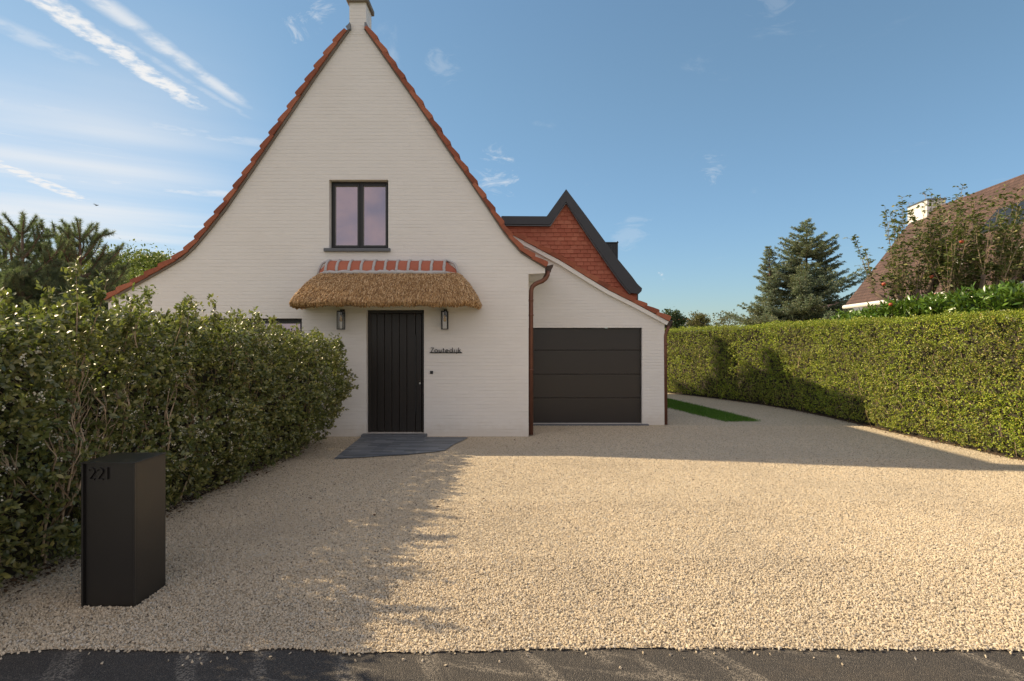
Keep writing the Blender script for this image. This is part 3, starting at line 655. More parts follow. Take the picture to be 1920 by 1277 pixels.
while z < px(0, 372, YD).z:
    x = -0.45 + (0.08 if r_i % 2 else 0); r_i += 1
    while x < 3.3:
        wd = random.choice((.155, .16, .165))
        if inpoly(x + wd / 2, z + row * .4, inside_poly):
            M_ = Matrix.Translation((x + wd / 2, YD, z)) @ Matrix.Rotation(math.radians(-10 + random.uniform(-1.2, 1.2)), 4, 'X') @ Matrix.Rotation(math.radians(random.uniform(-.5, .5)), 4, 'Y')
            b.box(-wd / 2 + .003, wd / 2 - .003, -.024 + random.uniform(-.004, .003), .002, 0, row + .03, .002, M_)
        x += wd
    z += row
b.build('hung_tile_courses', HUNG, hung)
zb = px(1140, 456, 14.6); zr = px(1157, 486, 14.6)
b = MB(); b.box(zb.x - .25, zr.x, 14.6, 15.6, zr.z - .5, zb.z)
for i in range(6): b.box(zr.x - .03 - i * .045, zr.x - .015 - i * .045, 14.58, 14.6, zr.z - .45, zb.z - .02)
b.box(zb.x - .28, zr.x + .03, 14.56, 15.64, zb.z, zb.z + .025); b.box(zr.x, zr.x + .02, 14.58, 14.6, zr.z - .5, zb.z + .05); b.build('zinc_dormer', ZINC, house)
b = MB(); e = px(1190, 556, YD + .2); b.tube([(e.x + .05, YD + .2, e.z + .1), (e.x + .05, YD + .2, e.z - .5)], .035, 8); b.box(e.x - .10, e.x - .02, YD + .1, YD + .3, e.z - .05, e.z + .06, .01); b.build('drainpipe', ZINC, house)

# copper gutters and downpipes
def downpipe(gp, pts, r, name_parent):
    b_ = MB(); y = gp.y
    prof = [(gp.x - .075, gp.z - .005), (gp.x + .085, gp.z + .03), (gp.x + .075, gp.z - .02), (gp.x + .045, gp.z - .055), (gp.x + .04, gp.z - .10), (gp.x - .04, gp.z - .11), (gp.x - .065, gp.z - .06)]
    b_.prism_y(prof, y - .02, y + 6.0); g_ = b_.build('gutter', GUTTER, name_parent)
    b_ = MB(); b_.tube(pts, r, 12)
    for f in (1.2, 2.2):
        b_.tube([(pts[-1][0], pts[-1][1], f), (pts[-1][0], pts[-1][1], f + .03)], r + .007, 12)
    p0 = Vector(pts[-2]); b_.tube([(pts[-1][0], pts[-1][1], p0.z - .09), (pts[-1][0], pts[-1][1], p0.z - .05)], r + .006, 12)
    b_.build('downpipe', COPPER, name_parent, smooth=True)
Yp = 10.46
q = lambda x, y: tuple(px(x, y, Yp))
downpipe(px(1029, 499, Yp), [q(1028, 508), q(1026.5, 516), q(1023, 522), q(1017, 527), q(1009, 530), q(1003, 533), q(998, 538), q(996, 545), q(995.7, 556), (px(995.7, 0, Yp).x, Yp, 0.02)], .041, house)
Yq = 11.80
q = lambda x, y: tuple(px(x, y, Yq))
downpipe(px(1254, 603, Yq), [q(1253, 611), q(1252, 617), q(1248.5, 623), q(1247.2, 630), q(1247.2, 640), (px(1247.2, 0, Yq).x + .012, Yq, 0.01)], .038, house)

# wall lamps
lantern_parts = []
def wall_lamp(xc, label):
    zt, zb_ = px(0, 583, Y0 - .15).z, px(0, 618, Y0 - .15).z
    hw = 0.052; yb = Y0 - .085; yf_ = yb - 2 * hw
    o = empty('wall_lamp', (xc, Y0, zb_), label, 'lamp', 'black lantern lamps either side of the front door')
    b_ = MB(); b_.box(xc - .03, xc + .03, Y0 - .022, Y0 - .001, zt - .10, zt + .035, .003); b_.box(xc - .018, xc + .018, yf_ + .05, Y0 - .022, zt + .002, zt + .028, .003); b_.build('bracket', BLACKMETAL, o)
    b_ = MB(); t = .0085
    for sx in (-1, 1):
        for y in (yf_, yb): b_.box(xc + sx * hw - t, xc + sx * hw + t, y - t, y + t, zb_, zt, .001)
    for zc_ in (zb_, zt - 2 * t):
        for y in (yf_, yb): b_.box(xc - hw + t, xc + hw - t, y - t, y + t, zc_, zc_ + 2 * t)
        for sx in (-1, 1): b_.box(xc + sx * hw - t, xc + sx * hw + t, yf_ + t, yb - t, zc_, zc_ + 2 * t)
    b_.box(xc - hw, xc + hw, yf_, yb, zt - .004, zt + .004); b_.build('lantern_frame', BLACKMETAL, o)
    b_ = MB(); b_.box(xc - hw + .002, xc + hw - .002, yf_ + .002, yb - .002, zb_ + .014, zt - .014); b_.build('lantern_glass', CLEAR, o)
    ym = (yf_ + yb) / 2
    b_ = MB(); b_.lathe((xc, ym, zt - .004), [(.0, 0), (.017, 0), (.017, -.07), (.012, -.075), (0, -.075)], 12); b_.build('lamp_holder', BLACKMETAL, o)
    b_ = MB(); b_.lathe((xc, ym, zt - .08), [(.012, 0), (.014, -.02), (.024, -.06), (.026, -.085), (.018, -.108), (0, -.115)], 14); b_.build('bulb', BULB, o, smooth=True)
wall_lamp(px(639.5, 0, Y0 - .13).x, 'black box lantern on the white wall left of the front door, above the shrub hedge')
wall_lamp(px(834, 0, Y0 - .13).x, 'black box lantern on the white wall right of the front door, above the house name')

# lettering drawn as strokes
def arc2(cx, cy, r, a0, a1, n=16): return [(cx + r * math.cos(math.radians(a0 + (a1 - a0) * i / n)), cy + r * math.sin(math.radians(a0 + (a1 - a0) * i / n))) for i in range(n + 1)]
def stroke(mb, pts, w_, y0, y1):
    for sgn in (1,):
        lft, rgt = [], []
        for i, p in enumerate(pts):
            a, c = Vector(pts[max(i - 1, 0)]), Vector(pts[min(i + 1, len(pts) - 1)]); p = Vector(p)
            d0 = (p - a).normalized() if i else (c - p).normalized(); d1 = (c - p).normalized() if i < len(pts) - 1 else d0
            t = (d0 + d1).normalized(); nn = Vector((-t.y, t.x)); k = w_ / 2 / max(.35, nn.dot(Vector((-d0.y, d0.x))))
            lft.append(p + nn * k); rgt.append(p - nn * k)
        n_ = len(pts); vv = [(p.x, y0, p.y) for p in lft] + [(p.x, y0, p.y) for p in rgt] + [(p.x, y1, p.y) for p in lft] + [(p.x, y1, p.y) for p in rgt]
        ff = []
        for i in range(n_ - 1): ff += [(i, n_ + i, n_ + i + 1, i + 1), (2 * n_ + i, 2 * n_ + i + 1, 3 * n_ + i + 1, 3 * n_ + i), (i, i + 1, 2 * n_ + i + 1, 2 * n_ + i), (n_ + i, 3 * n_ + i, 3 * n_ + i + 1, n_ + i + 1)]
        ff += [(0, 2 * n_, 3 * n_, n_), (n_ - 1, 2 * n_ - 1, 4 * n_ - 1, 3 * n_ - 1)]
        mb.add(vv, ff)
GL = {'Z': (.62, [[(.04, 1), (.58, 1), (.04, .0), (.60, .0)]]),
      'o': (.66, [arc2(.33, .31, .29, 0, 360, 28)]),
      'u': (.58, [[(.07, .62), (.07, .25)] + arc2(.28, .25, .21, 180, 360, 14) + [(.49, .62)], [(.49, .3), (.49, 0)]]),
      't': (.40, [[(.2, .92), (.2, 0)], [(.02, .62), (.38, .62)]]),
      'e': (.66, [[(.05, .32)] + [(.61, .32)] + arc2(.33, .31, .28, 4, 312, 24)]),
      'd': (.70, [arc2(.33, .31, .28, 0, 360, 28), [(.61, 1.05), (.61, 0)]]),
      'i': (.25, [[(.12, .62), (.12, 0)]]),
      'j': (.30, [[(.2, .62), (.2, -.14)] + arc2(.06, -.14, .14, 0, -75, 6)]),
      'k': (.52, [[(.07, 1.05), (.07, 0)], [(.46, .62), (.08, .27)], [(.2, .37), (.48, 0)]])}
sx0, sx1 = px(806.5, 0, Y0).x, px(866, 0, Y0).x
zbase = px(0, 660.7, Y0).z; hcap = px(0, 652.2, Y0).z - zbase
sign = empty('house_name_sign', ((sx0 + sx1) / 2, Y0, zbase), 'black metal house name in thin letters on a bar, right of the front door', 'sign')
b = MB(); word = 'Zoutedijk'; gap = .17; tot = sum(GL[c][0] for c in word) + gap * (len(word) - 1); k_ = (sx1 - sx0 - .03) / tot
x = sx0 + .012
for c in word:
    for st in GL[c][1]: stroke(b, [(x + p[0] * k_, zbase + p[1] * hcap) for p in st], 0.0105, Y0 - .022, Y0 - .010)
    x += (GL[c][0] + gap) * k_
b.build('lettering', BLACKMETAL, sign)
b = MB(); b.box(sx0 - .006, sx1 + .004, Y0 - .023, Y0 - .001, zbase - .014, zbase + .002, .001); b.build('underline_bar', BLACKMETAL, sign)
dbp = px(809.3, 698.3, Y0)
bell = empty('doorbell', tuple(dbp), 'small square black doorbell below the house name on the white wall', 'doorbell')
b = MB(); b.box(dbp.x - .027, dbp.x + .027, Y0 - .02, Y0 - .001, dbp.z - .027, dbp.z + .027, .003); b.build('bell_plate', BLACKMETAL, bell)
b = MB(); b.tube([(dbp.x, Y0 - .02, dbp.z), (dbp.x, Y0 - .024, dbp.z)], .012, 14); b.build('push_button', FRAME, bell)

# postbox
ma = px(151.5, 1140, 3.72); mb_ = px(252.5, 1140, 3.72); bx0, bx1, by0, by1 = ma.x, mb_.x, 3.72, 4.055
zt = px(0, 868, 3.72).z
post = empty('postbox', ((bx0 + bx1) / 2, (by0 + by1) / 2, 0), 'tall black metal postbox pillar with raised house number standing in the gravel', 'postbox')
b = MB(); b.box(bx0 + .012, bx1 - .001, by0 + .022, by1, -.01, zt - .006, .002); b.box(bx0, bx0 + .0115, by0, by1, -.01, zt - .006, .002); b.box(bx1 - .008, bx1, by0, by0 + .0215, -.01, zt - .006, .002); b.build('body', BOXMETAL, post)
b = MB(); b.box(bx0 - .003, bx1 + .003, by0 - .004, by1 + .004, zt - .0055, zt + .002, .0015); b.build('lid', BOXMETAL, post)
b = MB(); nz0 = px(0, 898.5, by0 + .02).z; nh = px(0, 877.5, by0 + .02).z - nz0; nx = px(166.5, 0, by0 + .02).x
two = arc2(.25, .74, .24, 165, -35, 16) + [(.05, .0), (.52, 0)]
one = [(.02, .98), (.22, 1.0), (.22, 0)]
for g, ox in ((two, 0), (two, .68), (one, 1.32)): stroke(b, [(nx + (p[0] + ox) * nh * 1.1, nz0 + p[1] * nh) for p in g], 0.0092, by0 + .008, by0 + .0225)
b.build('house_number', BOXMETAL, post)

# ------------------------------------------------------------------ gravel stones and grass
def gn_scatter(name, pts, radius, m_, label):
    me = bpy.data.meshes.new(name); me.vertices.add(len(pts)); me.vertices.foreach_set('co', np.asarray(pts, np.float32).ravel())
    o = link(name, me, m_); o['kind'] = 'stuff'
    ng = bpy.data.node_groups.new(name, 'GeometryNodeTree')
    ng.interface.new_socket('Geometry', in_out='INPUT', socket_type='NodeSocketGeometry'); ng.interface.new_socket('Geometry', in_out='OUTPUT', socket_type='NodeSocketGeometry')
    N = ng.nodes.new; K = ng.links.new
    gi, go = N('NodeGroupInput'), N('NodeGroupOutput')
    ico = N('GeometryNodeMeshIcoSphere'); ico.inputs['Radius'].default_value = radius; ico.inputs['Subdivisions'].default_value = 2
    sp = N('GeometryNodeSetPosition'); nz = N('ShaderNodeTexNoise'); nz.inputs['Scale'].default_value = 0.75 / radius; nz.inputs['Detail'].default_value = 1
    sub = N('ShaderNodeVectorMath'); sub.operation = 'SUBTRACT'; sub.inputs[1].default_value = (.5, .5, .5)
    sc = N('ShaderNodeVectorMath'); sc.operation = 'SCALE'; sc.inputs['Scale'].default_value = radius * 1.7
    K(nz.outputs['Color'], sub.inputs[0]); K(sub.outputs[0], sc.inputs[0]); K(ico.outputs['Mesh'], sp.inputs['Geometry']); K(sc.outputs[0], sp.inputs['Offset'])
    sm = N('GeometryNodeSetMaterial'); sm.inputs['Material'].default_value = m_; K(sp.outputs[0], sm.inputs['Geometry'])
    ip = N('GeometryNodeInstanceOnPoints'); K(gi.outputs[0], ip.inputs['Points']); K(sm.outputs[0], ip.inputs['Instance'])
    r1 = N('FunctionNodeRandomValue'); r1.data_type = 'FLOAT_VECTOR'; r1.inputs[1].default_value = (6.28, 6.28, 6.28); K(r1.outputs[0], ip.inputs['Rotation'])
    r2 = N('FunctionNodeRandomValue'); r2.data_type = 'FLOAT_VECTOR'; r2.inputs[0].default_value = (.5, .45, .35); r2.inputs[1].default_value = (1.5, 1.15, .9); r2.inputs['Seed'].default_value = 4; K(r2.outputs[0], ip.inputs['Scale'])
    K(ip.outputs[0], go.inputs[0])
    md = o.modifiers.new('scatter', 'NODES'); md.node_group = ng
    return o
STONE = island('loose limestone chips', STONES, 0.85, 0.2, obj=True, bmp=0.4, bscale=220)
rg = np.random.default_rng(21)
def stone_pts(ya, yb, dens, zlo, zhi):
    xm = CX / F * yb + 2.2; n_ = int(dens * 2 * xm * (yb - ya))
    x = rg.uniform(-xm, xm, n_); y = rg.uniform(ya, yb, n_)
    ok = (np.abs(x) < y * .93 + 2.0) & (y > edge_y(x) + rg.normal(0, .012, n_)) & (x > -3.75) & (x < np.interp(y, HX[0], HX[1]) + .1)
    ok &= ~((x > bx0) & (x < bx1) & (y > by0 + .01) & (y < by1))
    ok &= ~((y > Y0 - .02) & (x < xR + .02)) & (y < YG - .08)
    x, y = x[ok], y[ok]; return np.stack([x, y, rg.uniform(zlo, zhi, len(x))], 1)
rub = rg.uniform(-2.9, 3.1, 46); loose = np.stack([rub, 3.2 - np.abs(rg.normal(0, .09, 46)), np.full(46, -.002)], 1)
pts = np.concatenate([stone_pts(3.15, 4.6, 8200, -.001, .008), stone_pts(4.6, 6.2, 6400, -.003, .004), stone_pts(6.2, 8.4, 4200, -.005, .002), stone_pts(8.4, 11.7, 1500, -.006, .0005), loose])
pv = [(p.x, p.y) for p in pav]
keep = np.array([not (p[1] > 8.3 and inpoly(p[0], p[1], pv)) or random.random() < .012 for p in pts]); pts = pts[keep]
gn_scatter('gravel_stones', pts, 0.0077, STONE, '')

GRASS = island('lawn blade', [(0, (0.03, 0.10, 0.010)), (.7, (0.075, 0.21, 0.022)), (1, (0.17, 0.26, 0.05))], 0.6, 0.3, 0.25)
gq = [px(x, y, F * EYE / (y - CY)) for x, y in [(1247, 763.5), (1300, 777), (1361, 791.5), (1425, 790.5), (1340, 769), (1247, 747.5)]]
gpoly = [(p.x, p.y) for p in gq] + [(2.9, 26), (2.3, 24)]
gpoly = [(gq[0].x, gq[0].y), (gq[1].x, gq[1].y), (gq[2].x, gq[2].y), (gq[3].x, gq[3].y), (gq[4].x, gq[4].y), (gq[5].x, gq[5].y), (3.25, 21), (3.25, 16.4)]
tri = tessellate_polygon([[Vector((x, y, 0)) for x, y in gpoly]])
P = []
for t in tri:
    a, c, e = (np.array(gpoly[i]) for i in t); ar = abs(np.cross(c - a, e - a)) / 2; n_ = int(ar * 5200)
    r1, r2 = np.sqrt(rg.random(n_))[:, None], rg.random(n_)[:, None]; P.append(a * (1 - r1) + c * r1 * (1 - r2) + e * r1 * r2)
P = np.concatenate(P); P = np.concatenate([P + rg.normal(0, .035, P.shape), np.zeros((len(P), 1))], 1); n_ = len(P)
D = np.stack([rg.normal(0, .45, n_), rg.normal(0, .45, n_), np.ones(n_)], 1)
o = link('grass', leaves(P, D, rdir(rg, n_), rg.uniform(.03, .07, n_), .007), GRASS); o['kind'] = 'stuff'
DRY = simple('dry leaf', (0.10, 0.05, 0.025), 0.8, var=0.4)
for i, (x, y) in enumerate([(640, 902), (634, 896), (610, 924), (627, 912), (582, 939), (812, 893), (830, 942), (770, 934), (822, 955), (906, 940), (950, 840), (1010, 834), (965, 828), (1050, 809), (608, 1000), (702, 971), (1047, 830), (930, 834)]):
    p = px(x, y, F * EYE / (y - CY)); b = MB(); s_ = random.uniform(.02, .034); a = random.uniform(0, 6.28)
    M_ = Matrix.Translation((p.x, p.y, .022)) @ Matrix.Rotation(a, 4, 'Z') @ Matrix.Rotation(random.uniform(-.3, .3), 4, 'X') @ Matrix.Scale(s_, 4)
    b.add([M_ @ Vector(q_) for q_ in ((-1.3, 0, .1), (-.7, 0, .02), (0, .55, .35), (0, -.5, .3), (0, 0, .05), (.7, .35, .25), (.7, -.3, .3), (1.2, 0, .35))], [(0, 1, 4), (1, 2, 4), (1, 4, 3), (4, 2, 5), (4, 6, 3), (4, 5, 7), (4, 7, 6)])
    o = b.build('fallen_leaf', DRY); tag(o, 'small curled dry brown leaf fallen on the pale gravel', 'leaf', 'dry leaves scattered on the gravel')

LITTER = island('dead leaf litter', [(0, (0.07, 0.042, 0.024)), (.6, (0.15, 0.09, 0.05)), (1, (0.26, 0.18, 0.09))], 0.8, 0.2)
n_ = 900; y = rg.uniform(3.4, 9.6, n_); x = -3.42 + np.abs(rg.normal(0, .13, n_)) + np.interp(y, [3.4, 7, 9, 9.6], [-.12, 0, .12, .05]) - .12
n2 = 700; y2 = rg.uniform(6, 17, n2); x2 = hx(y2) - np.abs(rg.normal(0, .10, n2)) + .1
P = np.concatenate([np.stack([x, y, rg.uniform(.008, .03, n_)], 1), np.stack([x2, y2, rg.uniform(.008, .03, n2)], 1)]); n_ = len(P)
sz = rg.uniform(.02, .05, n_); D = rg.normal(0, 1, (n_, 3)) * np.array([1, 1, .25]); o = link('leaf_litter', leaves(P, D, rg.normal(0, .35, (n_, 3)) + np.array([0, 0, 1]), sz, sz * .5, HI), LITTER); o['kind'] = 'stuff'

# ------------------------------------------------------------------ left shrub hedge
LEAF_H = island('glossy holly leaf', [(0, (0.085, 0.102, 0.038)), (0.45, (0.150, 0.170, 0.054)), (0.8, (0.25, 0.255, 0.075)), (0.95, (0.37, 0.35, 0.10)), (1, (0.40, 0.33, 0.11))], 0.40, 0.75, 0.26, nscale=1.6)
FLOWER = island('cream blossom', [(0, (0.55, 0.50, 0.36)), (1, (0.72, 0.69, 0.56))], 0.7, 0.2)
hedge = empty('shrub_hedge', (-4.2, 6.5, 0), 'tall loose glossy leaved shrub hedge with cream blossom, between postbox and front wall', 'hedge')
rg = np.random.default_rng(5)
def prof_h(z): return 1 - ((z - 1.12) / 1.2) ** 2
def xface(y, z):
    bl = np.interp(y, [3, 4, 5.5, 7, 8, 8.8, 9.4, 9.9], [.10, .12, .16, .34, .58, .72, .62, .30])
    return -3.40 + bl * np.clip(prof_h(z), -.05, 1) + .15 * vnoise(y * 1.9, z * 2.2, 2) + .06 * vnoise(y * 5, z * 5, 3) - .5 * np.clip(z - 1.75, 0, 1) ** 1.2
def ztop(y, x): return np.interp(y, [3, 4, 5, 6.5, 8, 9, 9.6], [1.79, 1.83, 1.85, 1.84, 1.80, 1.79, 1.58]) + .15 * vnoise(y * 2.0, x * 2.0, 8) + .05 * vnoise(y * 6, x * 6, 9)
def sprigs(n, kind):
    y = rg.uniform(3.05, 9.65, n)
    if kind == 'face':
        z = .04 + rg.random(n) ** 0.85 * 1.98; dep = rg.gamma(1.6, .075, n)
        # looser in patches low down, where the stems show
        thin = (vnoise(y * 2.3, z * 2.3, 14) > .20) & (z < 1.5); dep = np.where(thin, dep + .07, dep)
        x = xface(y, z) - dep; ok = z < ztop(y, x); N = np.stack([np.ones(n), rg.normal(-.25, .5, n), rg.normal(.15, .45, n) + .25 * (z - 1)], 1)
    elif kind == 'top':
        x = rg.uniform(-5.2, -3.3, n); zt_ = ztop(y, x); x = np.minimum(x, xface(y, np.full(n, 1.75)) - .02); z = zt_ - rg.gamma(1.5, .07, n); ok = x > -9; N = np.stack([rg.normal(0, .4, n), rg.normal(0, .4, n), np.ones(n)], 1)
    elif kind == 'back':
        z = rg.uniform(.05, 2.0, n); x = -5.25 + rg.normal(0, .08, n); ok = z < ztop(y, x); N = np.stack([-np.ones(n), rg.normal(0, .4, n), rg.normal(0.2, .4, n)], 1)
    else:                                                    # far end, towards the house
        z = .04 + rg.random(n) * 1.85; x = rg.uniform(-5.2, -2.6, n); y = 9.62 - .55 * np.clip((x + 3.3) / .75, 0, 1) ** 2 - rg.gamma(1.5, .06, n)
        ok = (x < xface(y, z)) & (z < ztop(y, x)); N = np.stack([rg.normal(.2, .4, n), np.ones(n), rg.normal(.2, .4, n)], 1)
    return np.stack([x, y, z], 1)[ok], unit(N)[ok]
allP, allN = [], []
for kind, n_ in (('face', 6300), ('top', 3000), ('back', 900), ('end', 1100)):
    p_, n2 = sprigs(n_, kind); allP.append(p_); allN.append(n2)
SP, SN = np.concatenate(allP), np.concatenate(allN)
# taller shoots breaking the outline
ny = 110; yy = rg.uniform(3.6, 9.3, ny); xx = rg.uniform(-4.2, -3.25, ny); zz_ = ztop(yy, xx)
tp, tn, TW = [], [], MB()
for i in range(ny):
    h_ = rg.uniform(.05, .10) + .30 * rg.random() ** 2.5; dx, dy = rg.normal(0, .06, 2); a = Vector((xx[i], yy[i], zz_[i] - .2)); c = a + Vector((dx, dy, h_ + .2)); TW.tube([a, (a + c) / 2 + Vector((.01, 0, 0)), c], [.005, .004, .002], 4, False)
    for k in range(int(4 + h_ * 22)):
        f_ = rg.uniform(.35, 1); tp.append(a + (c - a) * f_); tn.append((rg.normal(0, .5), rg.normal(0, .5), 1))
SP = np.concatenate([SP, np.array([tuple(p) for p in tp])]); SN = np.concatenate([SN, unit(np.array(tn))])
per = 9; n_ = len(SP) * per
stem = unit(SN + rg.normal(0, .35, SN.shape) + np.array([0, 0, .45])); stl = rg.uniform(.06, .16, len(SP))
f_ = rg.random((len(SP), per)); P = SP[:, None] + stem[:, None] * (f_ * stl[:, None])[:, :, None]
rad_ = rdir(rg, n_).reshape(len(SP), per, 3); D = stem[:, None] * (.35 + .5 * f_[:, :, None]) + rad_ * .8
P, D = P.reshape(-1, 3), D.reshape(-1, 3); Nn = unit(np.repeat(SN, per, 0) * .6 + rg.normal(0, .45, (n_, 3)) + np.array([-.05, 0, .55]))
sz = rg.uniform(.032, .062, n_); link('leaves', leaves(P, D, Nn, sz, sz * rg.uniform(.44, .58, n_), HI), LEAF_H, hedge)
# blossom: little four petalled stars in clusters
fs, fn = sprigs(2600, 'face'); fm = (vnoise(fs[:, 1] * 1.5, fs[:, 2] * 2.5, 31) > -.10) & (fs[:, 2] > .35); fs, fn = fs[fm], fn[fm]
fs = fs + fn * .06; k_ = 5; c_ = (fs[:, None] + rg.normal(0, .012, (len(fs), k_, 3))).reshape(-1, 3); ax = unit(np.repeat(fn, k_, 0) + rg.normal(0, .6, (len(c_), 3)))
s1 = unit(np.cross(ax, rdir(rg, len(ax)))); s2 = np.cross(ax, s1)
P = np.concatenate([c_] * 4); D = np.concatenate([s1, s2, -s1, -s2]) + np.concatenate([ax] * 4) * .25; link('blossom', leaves(P, D, np.concatenate([ax] * 4), .0085, .0062), FLOWER, hedge)
# stems: many trunks leaning outwards and forking
def fork(mb, p, d, l, r, depth, rgn, clampf=None):
    pts_ = [Vector(p)]; d = Vector(d).normalized(); k = 4
    for i in range(k):
        d = (d + Vector(tuple(rgn.normal(0, .055, 3))) + Vector((0, 0, .03))).normalized(); q_ = pts_[-1] + d * l / k
        if clampf: q_ = clampf(q_)
        pts_.append(q_)
    mb.tube(pts_, [r * (1 - .35 * i / k) for i in range(k + 1)], 5 if depth > 1 else 4, False)
    if depth > 0:
        for j in range(2 if rgn.random() < .7 else 3):
            fork(mb, pts_[-1] if j else pts_[3], d + Vector(tuple(rgn.normal(0, .30, 3))), l * rgn.uniform(.55, .8), r * .62, depth - 1, rgn, clampf)
def clamp_face(p):
    xm = float(xface(np.array([p.y]), np.array([max(.05, p.z)]))[0]) - .015
    zt_ = float(ztop(np.array([p.y]), np.array([p.x]))[0]) - .06
    return Vector((min(p.x, xm), p.y, min(p.z, zt_)))
for i in range(52):
    y = rg.uniform(3.4, 9.3); z0 = rg.uniform(.0, .7); x = float(xface(np.array([y]), np.array([max(z0, .1)]))[0]) - rg.uniform(.06, .26)
    fork(TW, (x, y, z0), (rg.uniform(-.05, .28), rg.uniform(-.35, .4), 1), rg.uniform(.35, .6), rg.uniform(.007, .013), 3, rg, clamp_face)
TW.build('stems', TWIG, hedge, smooth=True)
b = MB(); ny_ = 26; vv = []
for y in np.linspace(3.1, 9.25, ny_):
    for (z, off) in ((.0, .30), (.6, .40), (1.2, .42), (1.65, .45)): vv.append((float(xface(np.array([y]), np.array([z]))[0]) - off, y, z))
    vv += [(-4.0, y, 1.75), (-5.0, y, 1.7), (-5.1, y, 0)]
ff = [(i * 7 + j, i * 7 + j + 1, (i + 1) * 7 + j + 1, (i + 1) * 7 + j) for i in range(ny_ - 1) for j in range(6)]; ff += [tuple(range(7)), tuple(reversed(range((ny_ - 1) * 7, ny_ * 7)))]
b.add(vv, ff); b.build('dark_core', CORE, hedge)  # solid core added to stop light passing through, dark like the shaded gaps

# ------------------------------------------------------------------ clipped hedge on the right
LEAF_P = island('privet leaf', [(0, (0.105, 0.16, 0.018)), (0.35, (0.225, 0.31, 0.028)), (0.7, (0.38, 0.465, 0.043)), (0.93, (0.58, 0.58, 0.07)), (1, (0.42, 0.27, 0.10))], 0.45, 0.4, 0.28, nscale=1.1,
                tstops=[(0, (0.09, 0.105, 0.02)), (.6, (0.22, 0.235, 0.045)), (1, (0.32, 0.20, 0.10))])
clip = empty('clipped_hedge', (7.4, 10, 0), 'long clipped yellow green hedge along the right side of the gravel drive', 'hedge')
rg = np.random.default_rng(8)
def clip_pts(n_, kind):
    y = 5.2 + (rg.random(n_) ** 1.15) * 17.0; H = 2.16 + .05 * vnoise(y * 1.6, y * .3, 4) + .03 * vnoise(y * 6, y, 44) - .010 * np.clip(y - 14, 0, 9)
    base = hx(y) + .05 * vnoise(y * .9, y * .2, 12); sl = (np.interp(y + .1, HX[0], HX[1]) - np.interp(y - .1, HX[0], HX[1])) / .2
    nf = unit(np.stack([-np.ones(n_), sl, np.zeros(n_)], 1))
    if kind == 'face':
        z = .05 + rg.random(n_) * (H - .03); rel = .085 * vnoise(y * 2.6, z * 6.0, 17) + .06 * vnoise(y * 7.5, z * 12, 18) - .10 * np.clip(.30 - z, 0, 1)
        dep = rg.gamma(1.5, .045, n_) - rel
        P = np.stack([base, y, z], 1) - nf * dep[:, None]; N = nf + rg.normal(0, .45, (n_, 3)) + np.array([0, 0, .25])
    else:
        t = rg.random(n_) * .95; z = H - rg.gamma(1.4, .04, n_) + .04 * vnoise(y * 5, t * 6, 19)
        P = np.stack([base, y, z], 1) - nf * t[:, None]; N = np.stack([np.zeros(n_), np.zeros(n_), np.ones(n_)], 1) + rg.normal(0, .45, (n_, 3))
    return P, unit(N)
Pa, Na = clip_pts(34000, 'face'); Pb, Nb = clip_pts(11000, 'top'); SP = np.concatenate([Pa, Pb]); SN = np.concatenate([Na, Nb])
per = 5; n_ = len(SP) * per
stem = unit(SN + rg.normal(0, .4, SN.shape) + np.array([0, 0, .35])); f_ = rg.random((len(SP), per)); P = (SP[:, None] + stem[:, None] * (f_ * rg.uniform(.03, .09, (len(SP), 1)))[:, :, None]).reshape(-1, 3)
D = (stem[:, None] * .6 + rdir(rg, n_).reshape(len(SP), per, 3) * .8).reshape(-1, 3); Nn = unit(np.repeat(SN, per, 0) * .9 + rg.normal(0, .42, (n_, 3)) + np.array([-.25, 0, .35]))
sz = rg.uniform(.020, .037, n_); link('leaves', leaves(P, D, Nn, sz, sz * .62), LEAF_P, clip)
TW = MB()
for i in range(260):
    y = rg.uniform(5.3, 20); z = rg.uniform(.02, 1.3); x = float(hx(y)) + rg.uniform(.08, .2)
    a = Vector((x, y, z)); TW.tube([a, a + Vector((rg.normal(-.02, .05), rg.normal(0, .09), rg.uniform(.12, .3))), a + Vector((rg.normal(0, .06), rg.normal(0, .18), rg.uniform(.35, .6)))], [.006, .0045, .003], 4, False)
TW.build('stems', TWIG, clip)
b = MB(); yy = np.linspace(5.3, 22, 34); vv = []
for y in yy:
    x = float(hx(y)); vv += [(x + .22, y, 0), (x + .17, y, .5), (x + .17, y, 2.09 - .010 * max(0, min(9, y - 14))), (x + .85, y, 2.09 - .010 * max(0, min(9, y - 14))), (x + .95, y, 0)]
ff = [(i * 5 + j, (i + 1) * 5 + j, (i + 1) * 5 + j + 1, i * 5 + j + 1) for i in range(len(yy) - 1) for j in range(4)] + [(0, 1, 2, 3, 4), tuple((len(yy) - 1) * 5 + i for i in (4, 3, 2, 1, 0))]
b.add(vv, ff); b.build('dark_core', CORE, clip)  # added opaque filler, its dark colour stands in for shade between the leaves
